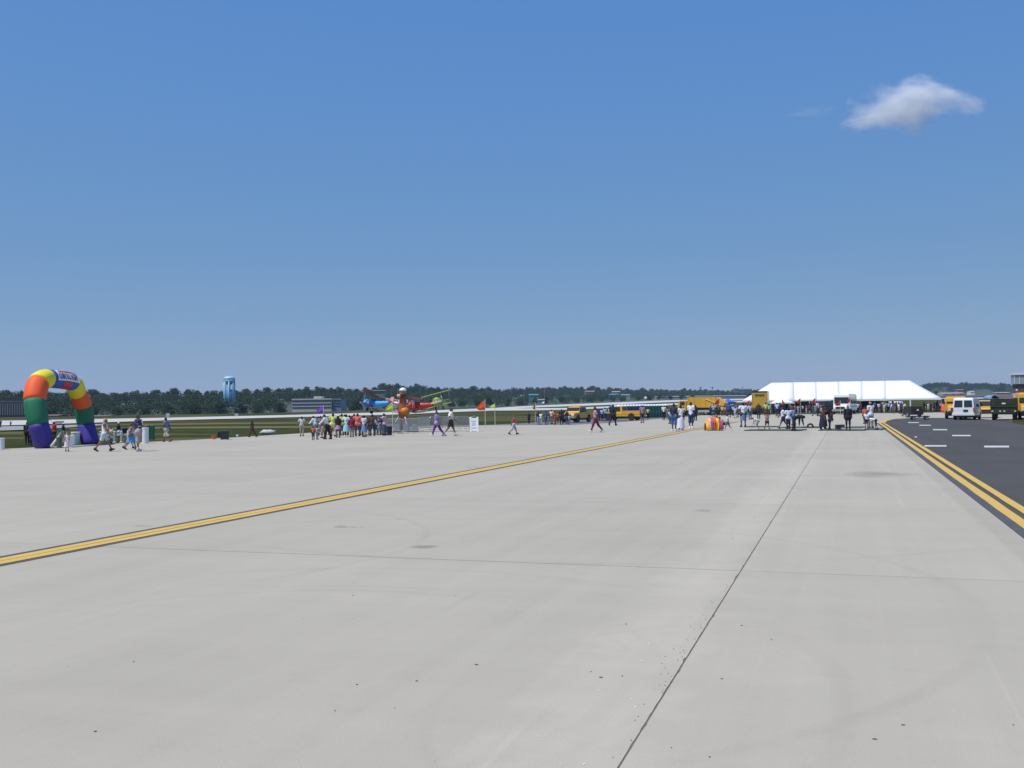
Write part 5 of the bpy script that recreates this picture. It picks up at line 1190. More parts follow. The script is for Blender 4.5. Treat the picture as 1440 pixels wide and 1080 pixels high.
# ------------------------------------------------------------------ people: one continuous body from a smooth union of tapered bones
def rotx(p, a, o):                       # forward lean by a about o (towards +Y)
    v = np.array(p)-o; c, s = math.cos(a), math.sin(a)
    return np.array([v[0], v[1]*c+v[2]*s, -v[1]*s+v[2]*c])+o
def skeleton(lean=0., la=(0., .15), ra=(0., .15), lout=.12, rout=.12, ll=(0., 0.), rl=(0., 0.), hip=.93, nod=0., female=False, child=False, wide=0.):
    """la/ra: arm swing forward, elbow bend; ll/rl: thigh forward, knee bend (radians)"""
    J = {}; pel = np.array([0, 0, hip])
    hw = .095+(.008 if female else 0)+wide*.03; shw = (.165 if female else .19)*(.94 if child else 1)+wide*.05
    U = lambda p: rotx(p, lean, pel)
    J['pel'] = pel; J['waist'] = U((0, 0, hip+.17)); J['chest'] = U((0, .0, hip+.37)); J['nb'] = U((0, -.01, hip+.53)); J['neck'] = U((0, .0, hip+.57))
    hz_ = .70 if not child else .715
    hd = U((0, .015, hip+hz_)); J['head'] = rotx(hd, nod, J['nb'])
    for s, n, (sw, el), out in ((-1, 'L', la, lout), (1, 'R', ra, rout)):
        sh = np.array([s*shw, -.005, hip+.5]); d = np.array([s*math.sin(out), math.sin(sw)*math.cos(out), -math.cos(sw)*math.cos(out)])
        e = sh+d*.285; a2 = sw+el
        d2 = np.array([s*math.sin(out)*.4, math.sin(a2), -math.cos(a2)]); d2 /= np.linalg.norm(d2)
        w_ = e+d2*.25; h_ = w_+d2*.085
        J['sh'+n], J['el'+n], J['wr'+n], J['ha'+n] = U(sh), U(e), U(w_), U(h_)
    for s, n, (th, kn) in ((-1, 'L', ll), (1, 'R', rl)):
        h0 = np.array([s*hw, 0, hip-.02]); kd = np.array([s*.02, math.sin(th), -math.cos(th)]); k = h0+kd*.43
        a2 = th-kn; kd2 = np.array([0, math.sin(a2), -math.cos(a2)]); an = k+kd2*.41
        fa = min(.5, max(-.6, a2)) if kn > .15 or abs(a2) > .2 else 0.
        toe = an+np.array([s*.03, .15*math.cos(fa), -.055+.15*math.sin(fa)*(1 if kn < .15 else 1.2)])
        heel = an+np.array([0, -.045, -.05])
        J['hp'+n], J['kn'+n], J['an'+n], J['to'+n], J['he'+n] = h0, k, an, toe, heel
    f = 1.0+wide*.2; c = .9 if child else 1.
    B = [('pelvis', 'hpL', 'hpR', .115*f, .115*f), ('torso', 'pel', 'waist', .115*f, .105*f), ('torso', 'waist', 'chest', .105*f, .125*f), ('torso', 'chest', 'nb', .12*f, .06),
         ('torso', 'shL', 'shR', .06, .06), ('neck', 'nb', 'neck', .055*c, .05*c), ('neck', 'neck', 'head', .05*c, .05)]
    for n in 'LR':
        B += [('uarm', 'sh'+n, 'el'+n, .056*c, .042*c), ('farm', 'el'+n, 'wr'+n, .042*c, .029*c), ('hand', 'wr'+n, 'ha'+n, .028, .03),
              ('thigh', 'hp'+n, 'kn'+n, .088*f*c, .056*c), ('shin', 'kn'+n, 'an'+n, .056*c, .037*c), ('foot', 'he'+n, 'to'+n, .04, .036), ('foot', 'an'+n, 'he'+n, .04, .038)]
    return J, B
def surface(J, B, h=.028):
    P0 = np.array([J[b[1]] for b in B]); P1 = np.array([J[b[2]] for b in B]); R0 = np.array([b[3] for b in B]); R1 = np.array([b[4] for b in B])
    allp = np.concatenate([P0, P1]); lo = allp.min(0)-.2; hi = allp.max(0)+.24
    n = np.ceil((hi-lo)/h).astype(int)+1
    g = np.stack(np.meshgrid(*[lo[i]+h*np.arange(n[i]) for i in range(3)], indexing='ij'), -1).reshape(-1, 3)
    hdc = J['head']; upd = (J['head']-J['nb']); upd /= np.linalg.norm(upd); fwd = np.cross(np.array([1., 0, 0]), upd)*-1
    if fwd[1] < 0 and abs(upd[2]) > .3: fwd = -fwd
    def field(q, which=False):
        ds = []
        for a, b, r0_, r1_ in zip(P0, P1, R0, R1):
            ab = b-a; t = np.clip(((q-a) @ ab)/(ab @ ab+1e-9), 0, 1); c = a+t[:, None]*ab; dv = q-c
            ds.append(np.linalg.norm(dv, axis=1)-(r0_+(r1_-r0_)*t))
        v = q-hdc; ux = v[:, 0]/.076; uf = (v @ fwd)/.096; uu = (v @ upd)/.118
        ds.append((np.sqrt(ux**2+uf**2+uu**2)-1)*.09)
        nose = q-(hdc+fwd*.098-upd*.012); ds.append((np.linalg.norm(nose*np.array([1.2, 1, 1]), axis=1)-.018))
        ds = np.array(ds)
        if which: return ds
        k = 38.; m = ds.min(0); return m-np.log(np.exp(-k*(ds-m)).sum(0))/k
    val = field(g).reshape(n)
    ins = val < 0
    # surface nets
    c = [slice(0, -1), slice(1, None)]
    s = sum(ins[c[i], :, :][:, c[j], :][:, :, c[k]].astype(int) for i in (0, 1) for j in (0, 1) for k in (0, 1))
    act = (s > 0) & (s < 8); idx = -np.ones(act.shape, int); ii = np.argwhere(act); idx[act] = np.arange(len(ii))
    acc = np.zeros((len(ii), 3)); cnt = np.zeros(len(ii))
    offs = [(i, j, k) for i in (0, 1) for j in (0, 1) for k in (0, 1)]
    for a in offs:
        for ax in range(3):
            if a[ax] == 0:
                b = list(a); b[ax] = 1
                va = val[ii[:, 0]+a[0], ii[:, 1]+a[1], ii[:, 2]+a[2]]; vb = val[ii[:, 0]+b[0], ii[:, 1]+b[1], ii[:, 2]+b[2]]
                m = (va < 0) != (vb < 0); t = np.where(m, va/(va-vb+1e-12), 0)
                pt = np.tile(np.array(a, float), (len(ii), 1)); pt[:, ax] += t
                acc[m] += pt[m]; cnt[m] += 1
    V = lo+h*(ii+acc/cnt[:, None])
    Fc = []
    for ax in range(3):
        o1, o2 = [(1, 2), (2, 0), (0, 1)][ax]
        sa = [slice(None)]*3; sb = [slice(None)]*3; sa[ax] = slice(0, -1); sb[ax] = slice(1, None)
        d = ins[tuple(sa)] != ins[tuple(sb)]
        for e in np.argwhere(d):
            if e[o1] < 1 or e[o2] < 1: continue
            q = []
            for (da, db) in ((0, 0), (-1, 0), (-1, -1), (0, -1)):
                f_ = e.copy(); f_[o1] += da; f_[o2] += db
                if (f_ >= np.array(act.shape)).any(): q = None; break
                q.append(idx[tuple(f_)])
            if q is None or min(q) < 0: continue
            if not ins[tuple(e)]: q = q[::-1]
            Fc.append(q)
    Fc = np.array(Fc); ds = field(V, True); near = ds.argmin(0)
    lab = [b[0] for b in B]+['head', 'head']
    part = np.array([lab[i] for i in near]); tt = np.zeros(len(V))
    for i, (a, b) in enumerate(zip(P0, P1)):
        m = near == i; ab = b-a; tt[m] = np.clip(((V[m]-a) @ ab)/(ab @ ab), 0, 1)
    e = 1e-3; N = np.stack([field(V+np.eye(3)[i]*e)-field(V-np.eye(3)[i]*e) for i in range(3)], 1); N /= np.linalg.norm(N, axis=1)[:, None]+1e-9
    vh = V-hdc; hu = vh @ upd; hf = vh @ fwd
    return V, Fc, part, tt, N, hu, hf, fwd, upd
POSES = {
 'stand': dict(la=(.05, .2), ra=(0., .15)), 'stand2': dict(la=(.1, .35), ra=(.5, 1.3), ll=(.06, 0), rl=(-.06, 0)),
 'hips': dict(la=(-.25, 1.0), ra=(-.25, 1.0), lout=.7, rout=.7, ll=(.03, 0), rl=(-.03, 0)),
 'walk': dict(la=(-.45, .25), ra=(.45, .4), ll=(.42, .08), rl=(-.38, .32), lean=.05), 'walk2': dict(la=(.4, .5), ra=(-.4, .2), ll=(-.33, .4), rl=(.36, .05), lean=.04),
 'hold': dict(la=(.4, 1.3), ra=(.4, 1.3), ll=(.05, 0), rl=(-.05, 0)), 'reach': dict(la=(1.35, .1), ra=(.1, .2), lean=.08),
 'point': dict(la=(1.0, .15), ra=(.2, .3), lean=.3, ll=(.15, .05), rl=(-.2, .1)),
 'bend': dict(lean=1.4, la=(1.25, .1), ra=(1.45, .15), ll=(.12, .15), rl=(-.22, .05), nod=.35), 'bend2': dict(lean=1.1, la=(1.0, .3), ra=(1.2, .2), ll=(.55, .85), rl=(.25, .6)),
 'squat': dict(lean=.65, la=(1.0, .5), ra=(.9, .6), ll=(1.75, 2.15), rl=(1.6, 2.05), hip=.42), 'sit': dict(lean=.1, la=(.7, .8), ra=(.7, .8), ll=(1.45, 1.4), rl=(1.5, 1.4), hip=.5),
}
BODY = {}
def getbody(pose, kind):
    k = (pose, kind)
    if k in BODY: return BODY[k]
    kw = dict(POSES[pose]); kw['female'] = 'f' in kind; kw['child'] = 'c' in kind; kw['wide'] = 1. if 'w' in kind else 0.
    J, B = skeleton(**kw)
    V, Fc, part, tt, N, hu, hf, fwd, upd = surface(J, B)
    z0 = V[:, 2].min(); V[:, 2] -= z0
    J = {a: b-np.array([0, 0, z0]) for a, b in J.items()}
    BODY[k] = dict(J=J, V=V, F=Fc, part=part, t=tt, N=N, hu=hu, hf=hf, fwd=fwd, upd=upd, cache={}, H=V[:, 2].max())
    b = BODY[k]
    vs = [tuple(v) for v in V]; fs = [tuple(f) for f in Fc]; mb = MB(); mb.v = vs; mb.f = fs
    for n in 'LR':                       # five separate fingers rooted inside each palm
        w_, h_, e_ = J['wr'+n], J['ha'+n], J['el'+n]; d = (h_-w_)/np.linalg.norm(h_-w_); s = -1 if n == 'L' else 1
        side = np.cross(d, np.array([s, 0, 0.])); side /= np.linalg.norm(side)+1e-9; if_ = 1 if side[1] > 0 else -1; side *= if_; inn = np.cross(side, d); inn = inn if inn[0]*s < 0 else -inn
        for i, (o_, L) in enumerate(((-.028, .055), (-.010, .068), (.009, .075), (.027, .07))):
            a = h_-d*.01+side*o_; b1 = a+d*L*.55+inn*.008; c1 = b1+d*L*.4+inn*L*.4
            mb.tube([tuple(a), tuple(b1), tuple(c1)], [.0095, .009, .007], 5)
        a = w_+d*.03+side*.022; b1 = a+side*.028+d*.03+inn*.01; c1 = b1+d*.028+inn*.008; mb.tube([tuple(a), tuple(b1), tuple(c1)], [.011, .010, .008], 5)
    hd = J['head']
    me = bpy.data.meshes.new('body'); me.from_pydata(mb.v, [], mb.f); me.update()
    for p in me.polygons: p.use_smooth = True
    b['body'] = me
    mb = MB()                            # eyes and mouth line
    for s in (-1, 1):
        c = hd+fwd*.089+upd*.012+np.array([s*.03, 0, 0]); mb.ell(c, (.012, .008, .007), 6, 4)
    b['eyes'] = mb.mesh('eyes')
    c = hd+fwd*.088-upd*.05; mb = MB(); mb.ell(c, (.024, .008, .006), 6, 3); b['mouth'] = mb.mesh('mouth')
    mb = MB()
    for s in (-1, 1): mb.ell(hd+np.array([s*.078, 0, 0])-fwd*.005, (.01, .018, .028), 6, 4)
    b['ears'] = mb.mesh('ears')
    return b
def garment(b, name):
    if name in b['cache']: return b['cache'][name]
    V, part, t, hu, hf, J = b['V'], b['part'], b['t'], b['hu'], b['hf'], b['J']; off = .014
    tor = part == 'torso'; pelv = part == 'pelvis'
    if name == 'tee': m = tor | (pelv & False) | ((part == 'uarm') & (t < .75)); off = .02
    elif name == 'tee_long': m = tor | pelv | ((part == 'uarm') & (t < .8)) | ((part == 'thigh') & (t < .12)); off = .027
    elif name == 'tank': m = tor & ~((V[:, 2] > J['shL'][2]+.02) & (abs(V[:, 0]) > .12)) ; off = .014
    elif name == 'long_sleeve': m = tor | (part == 'uarm') | ((part == 'farm')); off = .022
    elif name == 'coat': m = tor | pelv | (part == 'uarm') | (part == 'farm') | ((part == 'thigh') & (t < .5)); off = .035
    elif name == 'trousers': m = pelv | (part == 'thigh') | ((part == 'shin')); off = .02
    elif name == 'shorts': m = pelv | ((part == 'thigh') & (t < .85)); off = .03
    elif name == 'long_shorts': m = pelv | (part == 'thigh') | ((part == 'shin') & (t < .35)); off = .032
    elif name == 'shoes': m = (part == 'foot'); off = .01
    elif name == 'socks': m = (part == 'shin') & (t > .72); off = .006
    elif name == 'hair_short': m = (part == 'head') & (hu > -.05) & ((hu > .05) | (hf < -.0)) & ~((hf > .045) & (hu < .075)); off = .014
    elif name == 'hair_long': m = ((part == 'head') | ((part == 'neck'))) & ((hu > .045) | (hf < .01)) & ~((hf > .045) & (hu < .075)); off = .026
    elif name == 'cap': m = (part == 'head') & (hu > .03); off = .02
    if name in ('skirt', 'dress', 'long_dress', 'short_skirt'):
        a = (J['waist']+J['pel'])/2; kn = (J['knL']+J['knR'])/2; an = (J['anL']+J['anR'])/2
        sp_ = abs(J['knL'][1]-J['knR'][1])/2; low = {'skirt': kn-(kn-an)*.1, 'dress': kn-(kn-an)*.25, 'long_dress': an+(kn-an)*.12, 'short_skirt': J['pel']*.4+kn*.6}[name]
        wx = {'skirt': .20, 'dress': .23, 'long_dress': .25, 'short_skirt': .2}[name]; mb = MB(); n = 22; m_ = 7
        for i in range(m_+1):
            u_ = i/m_; c = a+(low-a)*u_; rx = .135+(wx-.135)*u_**.7+.035*math.sin(min(1, u_*3)*math.pi/2); ry = .12+(wx*.75+sp_*1.0-.12)*u_**.8+.03*math.sin(min(1, u_*3)*math.pi/2)
            for k in range(n):
                an_ = 2*math.pi*k/n; q = 1+.06*u_*math.sin(k*3.3+1)
                mb.v.append((c[0]+rx*q*math.cos(an_), c[1]+ry*q*math.sin(an_), c[2]))
        for i in range(m_):
            for k in range(n): mb.f.append((i*n+k, i*n+(k+1) % n, (i+1)*n+(k+1) % n, (i+1)*n+k))
        me = mb.mesh(name, True)
    else:
        keep = m[b['F']].all(1); F_ = b['F'][keep]; used = np.unique(F_); mp = -np.ones(len(V), int); mp[used] = np.arange(len(used))
        V2 = V[used]+b['N'][used]*off
        if name in ('tee', 'tee_long', 'coat', 'long_sleeve', 'shorts', 'long_shorts', 'trousers'):     # loose folds
            V2 = V2+b['N'][used]*(.006*np.sin(V[used][:, 2]*55+V[used][:, 0]*30))[:, None]
        if name == 'shoes': V2[:, 2] = np.maximum(V2[:, 2], -.0)
        me = bpy.data.meshes.new(name); me.from_pydata([tuple(v) for v in V2], [], [tuple(mp[f]) for f in F_]); me.update()
        for p in me.polygons: p.use_smooth = True
        if name == 'cap':                # the peak
            bm = bmesh.new(); bm.from_mesh(me); h = J['head']; fd, ud = b['fwd'], b['upd']; vs = []
            for k in range(7):
                a = -1+k/3; vs.append(bm.verts.new(tuple(h+ud*.035+fd*(.09+.07*math.cos(a*1.3))+np.array([a*.07, 0, 0]))))
            c = bm.verts.new(tuple(h+ud*.05+fd*.05)); 
            for k in range(6): bm.faces.new((vs[k], vs[k+1], c))
            bm.to_mesh(me); bm.free()
    b['cache'][name] = me; return me
SK = {'d': (.055, .028, .018), 'b': (.12, .06, .035), 'm': (.25, .13, .08), 'l': (.5, .3, .22)}
HR = {'k': (.008, .007, .007), 'n': (.05, .025, .012), 'y': (.45, .3, .12), 'r': (.2, .07, .03), 'g': (.3, .28, .26)}
def cm(c, v=.1): return mat(c, .85, v, 14.)
NPPL = 0
def person(px, yf, yh, pose, face, top, low, lab, skin='b', hair='k', kind='', group=None, shoes=(.03, .03, .035), hat=None, dep=None, zoff=0., hairlong=None, socks=None, sx=1.):
    """px, yf, yh: column, feet row and crown row in the photograph; face: heading, degrees ccw from the view direction"""
    global NPPL
    d = depth(P(px, yf)) if dep is None else dep
    base = P(px, yf) if dep is None else D(px, yf, dep)
    b = getbody(pose, kind); s = (yf-yh)*d/F/b['H']
    if not dep: s = max(.45, min(1.2, s))
    t = thing('person', lab, 'person', base+Vector((0, 0, zoff)), YAW+rad(face), group, s); t.scale = (s*sx, s*sx, s)
    sk = mat(SK[skin], .6, .08, 8.); 
    link('body', b['body'], sk, t)
    if yf-yh > 24:
        hd = obj_head = None
        link('eyes', b['eyes'], DARK, t); link('mouth', b['mouth'], mat((.22, .07, .06), .6, .05, key='lips'), t); link('ears', b['ears'], sk, t)
    hl = hairlong if hairlong is not None else ('f' in kind)
    if hair: link('hair', garment(b, 'hair_long' if hl else 'hair_short'), cm(HR[hair]), t)
    if hat: link('cap', garment(b, 'cap'), cm(hat), t)
    if top: link('top', garment(b, top[0]), cm(top[1], top[2] if len(top) > 2 else .1), t)
    if low: link(low[0].split('_')[-1], garment(b, low[0]), cm(low[1], low[2] if len(low) > 2 else .1), t)
    if socks: link('socks', garment(b, 'socks'), cm(socks), t)
    link('shoes', garment(b, 'shoes'), cm(shoes), t)
    NPPL += 1; return t
W_ = (.78, .79, .80); BK = (.012, .012, .015); NV = (.02, .028, .075); DN = (.045, .075, .16); KH = (.42, .37, .28); GY = (.2, .21, .23); LB = (.30, .50, .72); GN = (.02, .16, .06)
LM = (.42, .62, .12); PK = (.6, .28, .42); SAL = (.72, .17, .12); MR = (.25, .015, .04); PU = (.16, .05, .32); RE = (.6, .03, .03); OR = (.75, .16, .03); BR = (.1, .05, .03); BLU_ = (.03, .1, .45)
Lf, Rt, To, Aw = 90, -90, 180, 0
Pn = person
# ---- around the arch
Pn(38.5, 625.5, 593, 'stand', 20, ('tee', NV), ('trousers', BK), 'person in dark navy clothes standing left of the arch leg', hair='k')
Pn(43.5, 626.5, 598, 'stand2', 160, ('tee', (.1, .05, .06)), ('trousers', (.05, .03, .04)), 'person in dark maroon mostly hidden behind the left leg of the arch')
Pn(76, 623, 593, 'stand', -30, ('tee', RE), ('trousers', BR), 'person in red shirt standing behind the arch opening')
Pn(89, 623, 595, 'hold', -60, ('tee', NV), ('shorts', GY), 'person in navy shirt and pale cap looking down behind the bin', hat=(.7, .65, .4))
Pn(94.5, 635, 607.5, 'stand2', 200, ('tank', W_), ('dress', (.72, .62, .64)), 'small girl in white and pale pink dress in front of the arch', 'l', 'r', 'fc', shoes=(.2, .08, .06))
Pn(147, 635, 588.5, 'walk', -80, ('tank', W_), ('shorts', (.5, .57, .7), .5), 'blonde woman in white vest walking right past the rope fence', 'm', 'y', 'f', shoes=(.05, .03, .03), hairlong=False)
Pn(156.5, 624, 600.5, 'stand', 150, ('tee', (.72, .5, .5)), ('shorts', W_), 'child in pink top half hidden behind the blonde woman', 'm', 'n', 'c')
Pn(166.5, 622, 594, 'hold', -50, ('tee', BK), ('shorts', (.5, .6, .72), .3), 'person in black with white cap reading a white sheet behind the rope', 'b', 'k', hat=W_, shoes=BK)
Pn(185, 632.5, 595, 'walk2', -70, ('tank', (.3, .42, .6)), ('skirt', (.08, .28, .6), .35), 'girl in bright blue dress walking just left of the man in khaki shorts', 'm', 'n', 'f', shoes=(.06, .03, .03))
Pn(181.5, 631, 600, 'walk', -70, ('tank', (.5, .55, .6)), ('shorts', (.25, .35, .5)), 'slim child walking behind the girl in the blue dress', 'm', 'r', 'c')
MANK = Pn(194, 634.8, 583, 'hold', -55, ('tee_long', NV), ('long_shorts', (.36, .33, .28)), 'man in navy polo and khaki shorts carrying a small child', 'm', 'n', 'w', shoes=(.45, .45, .47), socks=W_)
Pn(199.5, 605, 589.5, 'sit', 100, ('tee', W_), ('shorts', (.75, .7, .72)), 'small child in white held in the arms of the man in navy polo', 'l', 'n', 'c', dep=depth(P(194, 634.8))-.1)
Pn(234, 621.5, 587.5, 'walk2', 80, ('tee_long', (.15, .2, .3), .3), ('long_shorts', (.5, .46, .4)), 'person in grey blue shirt and pale shorts walking along the grass edge', 'b', 'k', shoes=BR)
Pn(355, 615, 591.5, 'walk', 80, ('long_sleeve', (.035, .02, .02)), ('trousers', (.08, .025, .015)), 'person in dark brown clothes walking alone on the grass edge', 'd', 'k', shoes=BK)
Pn(424.5, 613.5, 585.5, 'hips', 190, ('tee', (.6, .66, .55), .25), ('trousers', KH), 'person in pale green top and khaki trousers at the left of the queue', 'b', 'r', 'f', hairlong=False)
Pn(15, 600, 592, 'stand', 0, ('tee', (.3, .1, .1)), ('trousers', BK), 'tiny person in dark red standing far off on the taxiway', dep=135)
Pn(.5, 601, 588, 'stand', 0, ('tee', (.4, .2, .2)), ('trousers', BK), 'distant person in red cut off by the left edge of the photo', dep=110)
# ---- queue for the aeroplane ride
Q = 'people waiting in line beside the aeroplane ride'
Pn(440.5, 618.8, 599.5, 'stand', 20, ('tee', OR), ('trousers', (.02, .05, .08)), 'small child in orange shirt at the left front of the queue', 'd', 'k', 'c', Q)
Pn(446.2, 618, 600, 'stand2', -20, ('tee', (.4, .3, .35)), ('trousers', (.15, .17, .25)), 'small child in grey beside the child in orange', 'd', 'k', 'c', Q)
Pn(443.5, 613, 585, 'point', 60, ('long_sleeve', W_), ('trousers', (.2, .32, .36)), 'woman in white long sleeves at the left end of the queue', 'd', 'k', 'f', Q, hairlong=False)
Pn(450.7, 611.5, 585, 'stand', -10, ('tee', (.2, .18, .25)), ('trousers', (.35, .33, .25)), 'person in grey purple between the two people in white sleeves', 'b', 'k', '', Q)
Pn(454.5, 616, 588, 'stand2', 60, ('tank', (.35, .2, .12)), ('shorts', (.4, .34, .25)), 'child in brown beside the man in black trousers', 'b', 'n', 'c', Q)
Pn(460.5, 617.8, 583, 'point', 75, ('long_sleeve', (.68, .72, .8)), ('trousers', BK), 'person in pale shirt and black trousers leaning left with arm out', 'b', 'k', '', Q, shoes=BK)
Pn(465, 617.5, 608, 'stand', 0, ('tank', OR), ('skirt', OR), 'tiny toddler in orange at the feet of the queue', 'b', 'k', 'c', Q)
Pn(468.5, 614, 581.5, 'stand2', 10, ('tee_long', (.58, .66, .2)), ('trousers', (.62, .62, .6)), 'person in yellow green top and white trousers in the queue', 'b', 'k', 'w', Q)
Pn(475.5, 615.5, 585, 'stand', 10, ('tee', BK), ('short_skirt', PK), 'girl in black top and pink skirt in the queue', 'b', 'k', 'f', Q)
Pn(472, 612.5, 584.5, 'stand', -10, ('tee', (.1, .08, .3)), ('trousers', (.1, .08, .4)), 'person in violet trousers behind the girl in the pink skirt', 'b', 'k', '', Q)
Pn(480.8, 612.5, 582, 'stand', 0, ('tee_long', LM), ('trousers', (.05, .09, .15)), 'person in lime top beside the woman in the light blue skirt', 'b', 'k', '', Q)
Pn(487, 614, 582.5, 'hips', 0, ('tee', (.68, .72, .8)), ('dress', (.33, .62, .75)), 'woman in white top and long light blue skirt in the queue', 'b', 'k', 'f', Q, shoes=W_, hairlong=False)
Pn(495, 614.8, 586, 'stand', 10, ('tee_long', MR), ('trousers', (.25, .22, .18)), 'person in maroon shirt and khaki trousers in the queue', 'b', 'n', '', Q)
Pn(503, 613.5, 581.5, 'hips', 0, ('tee_long', SAL), ('trousers', DN), 'large person in salmon red shirt and jeans in the queue', 'd', 'k', 'w', Q)
Pn(498.2, 612, 582, 'stand', 0, ('tee', (.12, .03, .05)), ('trousers', BK), 'dark haired person behind the left shoulder of the salmon shirt', 'd', 'k', '', Q)
Pn(512, 614.5, 584, 'stand2', -20, ('tee', (.6, .62, .66), .4), ('skirt', (.12, .25, .5)), 'girl in white and black top with blue denim skirt in the queue', 'd', 'k', 'f', Q)
Pn(517.3, 613, 587.5, 'stand', 20, ('tank', (.3, .1, .08)), ('shorts', (.3, .12, .1)), 'thin child in dark red shorts between denim skirt and brown top', 'd', 'k', 'c', Q)
Pn(523.8, 613, 582.5, 'hips', 0, ('tee', BR), ('trousers', (.03, .05, .1)), 'woman in brown top and dark jeans in the queue', 'd', 'k', 'fw', Q, hairlong=False)
Pn(533.3, 612, 591.5, 'stand', 0, ('tee', (.28, .3, .4), .3), ('shorts', (.25, .27, .35)), 'small child in grey near the right end of the queue', 'd', 'k', 'c', Q)
Pn(541.3, 612.5, 581.5, 'reach', 70, ('tee_long', (.55, .36, .42)), ('trousers', (.05, .09, .17)), 'person in dusty pink shirt stretching an arm left at the queue end', 'd', 'k', '', Q)
Pn(484.5, 611.5, 583, 'stand', 0, ('tee', (.05, .05, .06)), ('trousers', BK), 'person in black behind the woman in the light blue skirt', 'd', 'k', '', Q)
Pn(508, 612, 585.5, 'stand', -15, ('tee', (.3, .06, .06)), ('trousers', (.06, .04, .06)), 'person in dark red right behind the salmon shirt', 'd', 'k', '', Q)
Pn(529, 611.5, 586, 'stand', 15, ('tee', (.45, .45, .5)), ('trousers', (.06, .05, .06)), 'person in pale grey behind the woman in brown', 'd', 'k', '', Q)
# riders in the aeroplanes
G = 'children riding in the aeroplanes'
for (px, yh, c, lab, dz, hc) in ((520.5, 562.5, NV, 'rider in navy at the nose of the blue aeroplane', -.3, 'k'), (526.5, 562.5, LB, 'rider in light blue in the blue aeroplane', -.3, 'k'), (534, 563, W_, 'rider in white at the tail of the blue aeroplane', -.3, 'k'), (553.8, 560.8, (.4, .12, .16), 'left rider in red check in the pink and white aeroplane', 1.2, 'k'),
                             (558, 560.5, (.45, .18, .2), 'right rider in red check in the pink and white aeroplane', 1.1, 'k'), (572.5, 560, W_, 'rider in white beside the centre column', -.7, 'k'), (579.5, 561, LB, 'rider in light blue at the left of the red aeroplane', -.5, 'k'),
                             (588.5, 563.5, (.75, .45, .1), 'rider in yellow in the red aeroplane', -.6, 'n'), (597.5, 564.5, (.65, .2, .12), 'rider in orange red at the tail of the red aeroplane', -.5, 'n'), (610, 561, (.1, .12, .3), 'rider in navy behind the green aeroplane engine', .3, 'k')):
    Pn(px, yh+13.5, yh, 'sit', 90 if px < 560 else -90, ('tee', c), ('shorts', DN), lab, 'm' if px > 585 else 'b', hc, 'c', G, dep=80.4+dz)
# ---- walking in the middle
Pn(615, 613.5, 578.5, 'walk', 75, ('tee_long', (.3, .25, .5), .5), ('trousers', (.14, .02, .28)), 'woman in patterned lilac top and purple trousers walking left', 'm', 'n', 'fw', shoes=W_, hairlong=False)
Pn(634, 613.3, 573.8, 'walk2', -80, ('tee_long', (.74, .72, .66)), ('shorts', (.03, .035, .04)), 'man in white shirt and black shorts walking right by the barriers', 'm', 'n', '', socks=W_, shoes=(.5, .5, .52))
Pn(722.6, 611.3, 584, 'walk', -80, ('tank', (.38, .03, .04)), ('long_shorts', (.4, .4, .46)), 'boy in red vest and grey shorts walking alone by the orange flag', 'm', 'r', '', shoes=BK)
Pn(744, 595.5, 580, 'stand', 20, ('tee', NV), ('trousers', BK), 'child in navy standing left of the narrow red flag', 'd', 'k', 'c')
G = 'people gathered by the gold crew cab pickup'
for (px, yf, yh, ps, fc, tc, lc, lab, k) in ((757.5, 597, 579, 'stand', 20, BK, (.4, .42, .5), 'person in black top and pale trousers right of the red flag', ''), (760.8, 597.3, 580, 'stand2', -20, W_, (.4, .45, .55), 'person in white top close right of the narrow red flag', 'f'), (768, 597.6, 578, 'hips', 10, (.06, .1, .25), DN, 'person in blue top and jeans left of the gold crew pickup', ''), (771.5, 596.5, 584, 'stand', 0, (.2, .25, .4), (.3, .32, .4), 'child in grey blue behind the person in jeans', 'c'),
                                  (775.8, 596.5, 576, 'stand2', -30, (.7, .6, .45), (.25, .18, .1), 'person in cream top left of the orange shirt group', ''), (780.6, 597, 578, 'stand', 40, (.75, .2, .06), (.5, .15, .08), 'person in bright orange clothes beside the pickup nose', ''), (784.5, 595, 580, 'stand', 0, (.6, .15, .08), BR, 'person in dull orange behind the bright orange clothes', ''),
                                  (789.8, 597.5, 575.5, 'stand', -10, BK, BK, 'tall person all in black in front of the gold crew pickup', 'w'), (797.5, 597, 577.5, 'stand2', 30, NV, (.06, .08, .16), 'person in navy in front of the pickup door', ''), (800.5, 597, 583, 'stand', -30, (.35, .4, .5), (.2, .2, .3), 'child in grey blue in front of the pickup wheel', 'c')):
    Pn(px, yf, yh, ps, fc, ('tee', tc), ('trousers', lc), lab, 'd', 'k', k, G)
Pn(838, 608, 572.5, 'walk', 80, ('tee', (.6, .3, .38), .35), ('trousers', (.16, .015, .04)), 'woman in pink top and maroon trousers striding across the apron', 'b', 'n', 'f', shoes=W_)
Pn(862, 598.6, 568.8, 'walk2', -30, ('coat', BK), ('trousers', BK), 'large person dressed all in black walking before the gold pickup', 'd', 'k', 'w', shoes=BK)
for (px, yf, yh, tc, lc, lab) in ((842, 591, 574.5, (.5, .58, .75), BK, 'person in pale blue shirt by the navy car, left one'), (846.5, 591.5, 575, (.65, .7, .8), NV, 'person in white shirt by the navy car, middle one'), (851, 592, 573, (.5, .6, .68), DN, 'person in light grey shirt by the navy car, right one')):
    Pn(px, yf, yh, 'stand2', 20, ('tee', tc), ('trousers', lc), lab, 'd', 'k', '', 'people beside the navy car')
Pn(903.5, 594.8, 569.8, 'stand', 10, ('tee_long', (.28, .24, .3)), ('shorts', (.06, .05, .05)), 'person in grey mauve shirt and dark shorts at the rear of the pickup', 'm', 'n', '', shoes=BK)
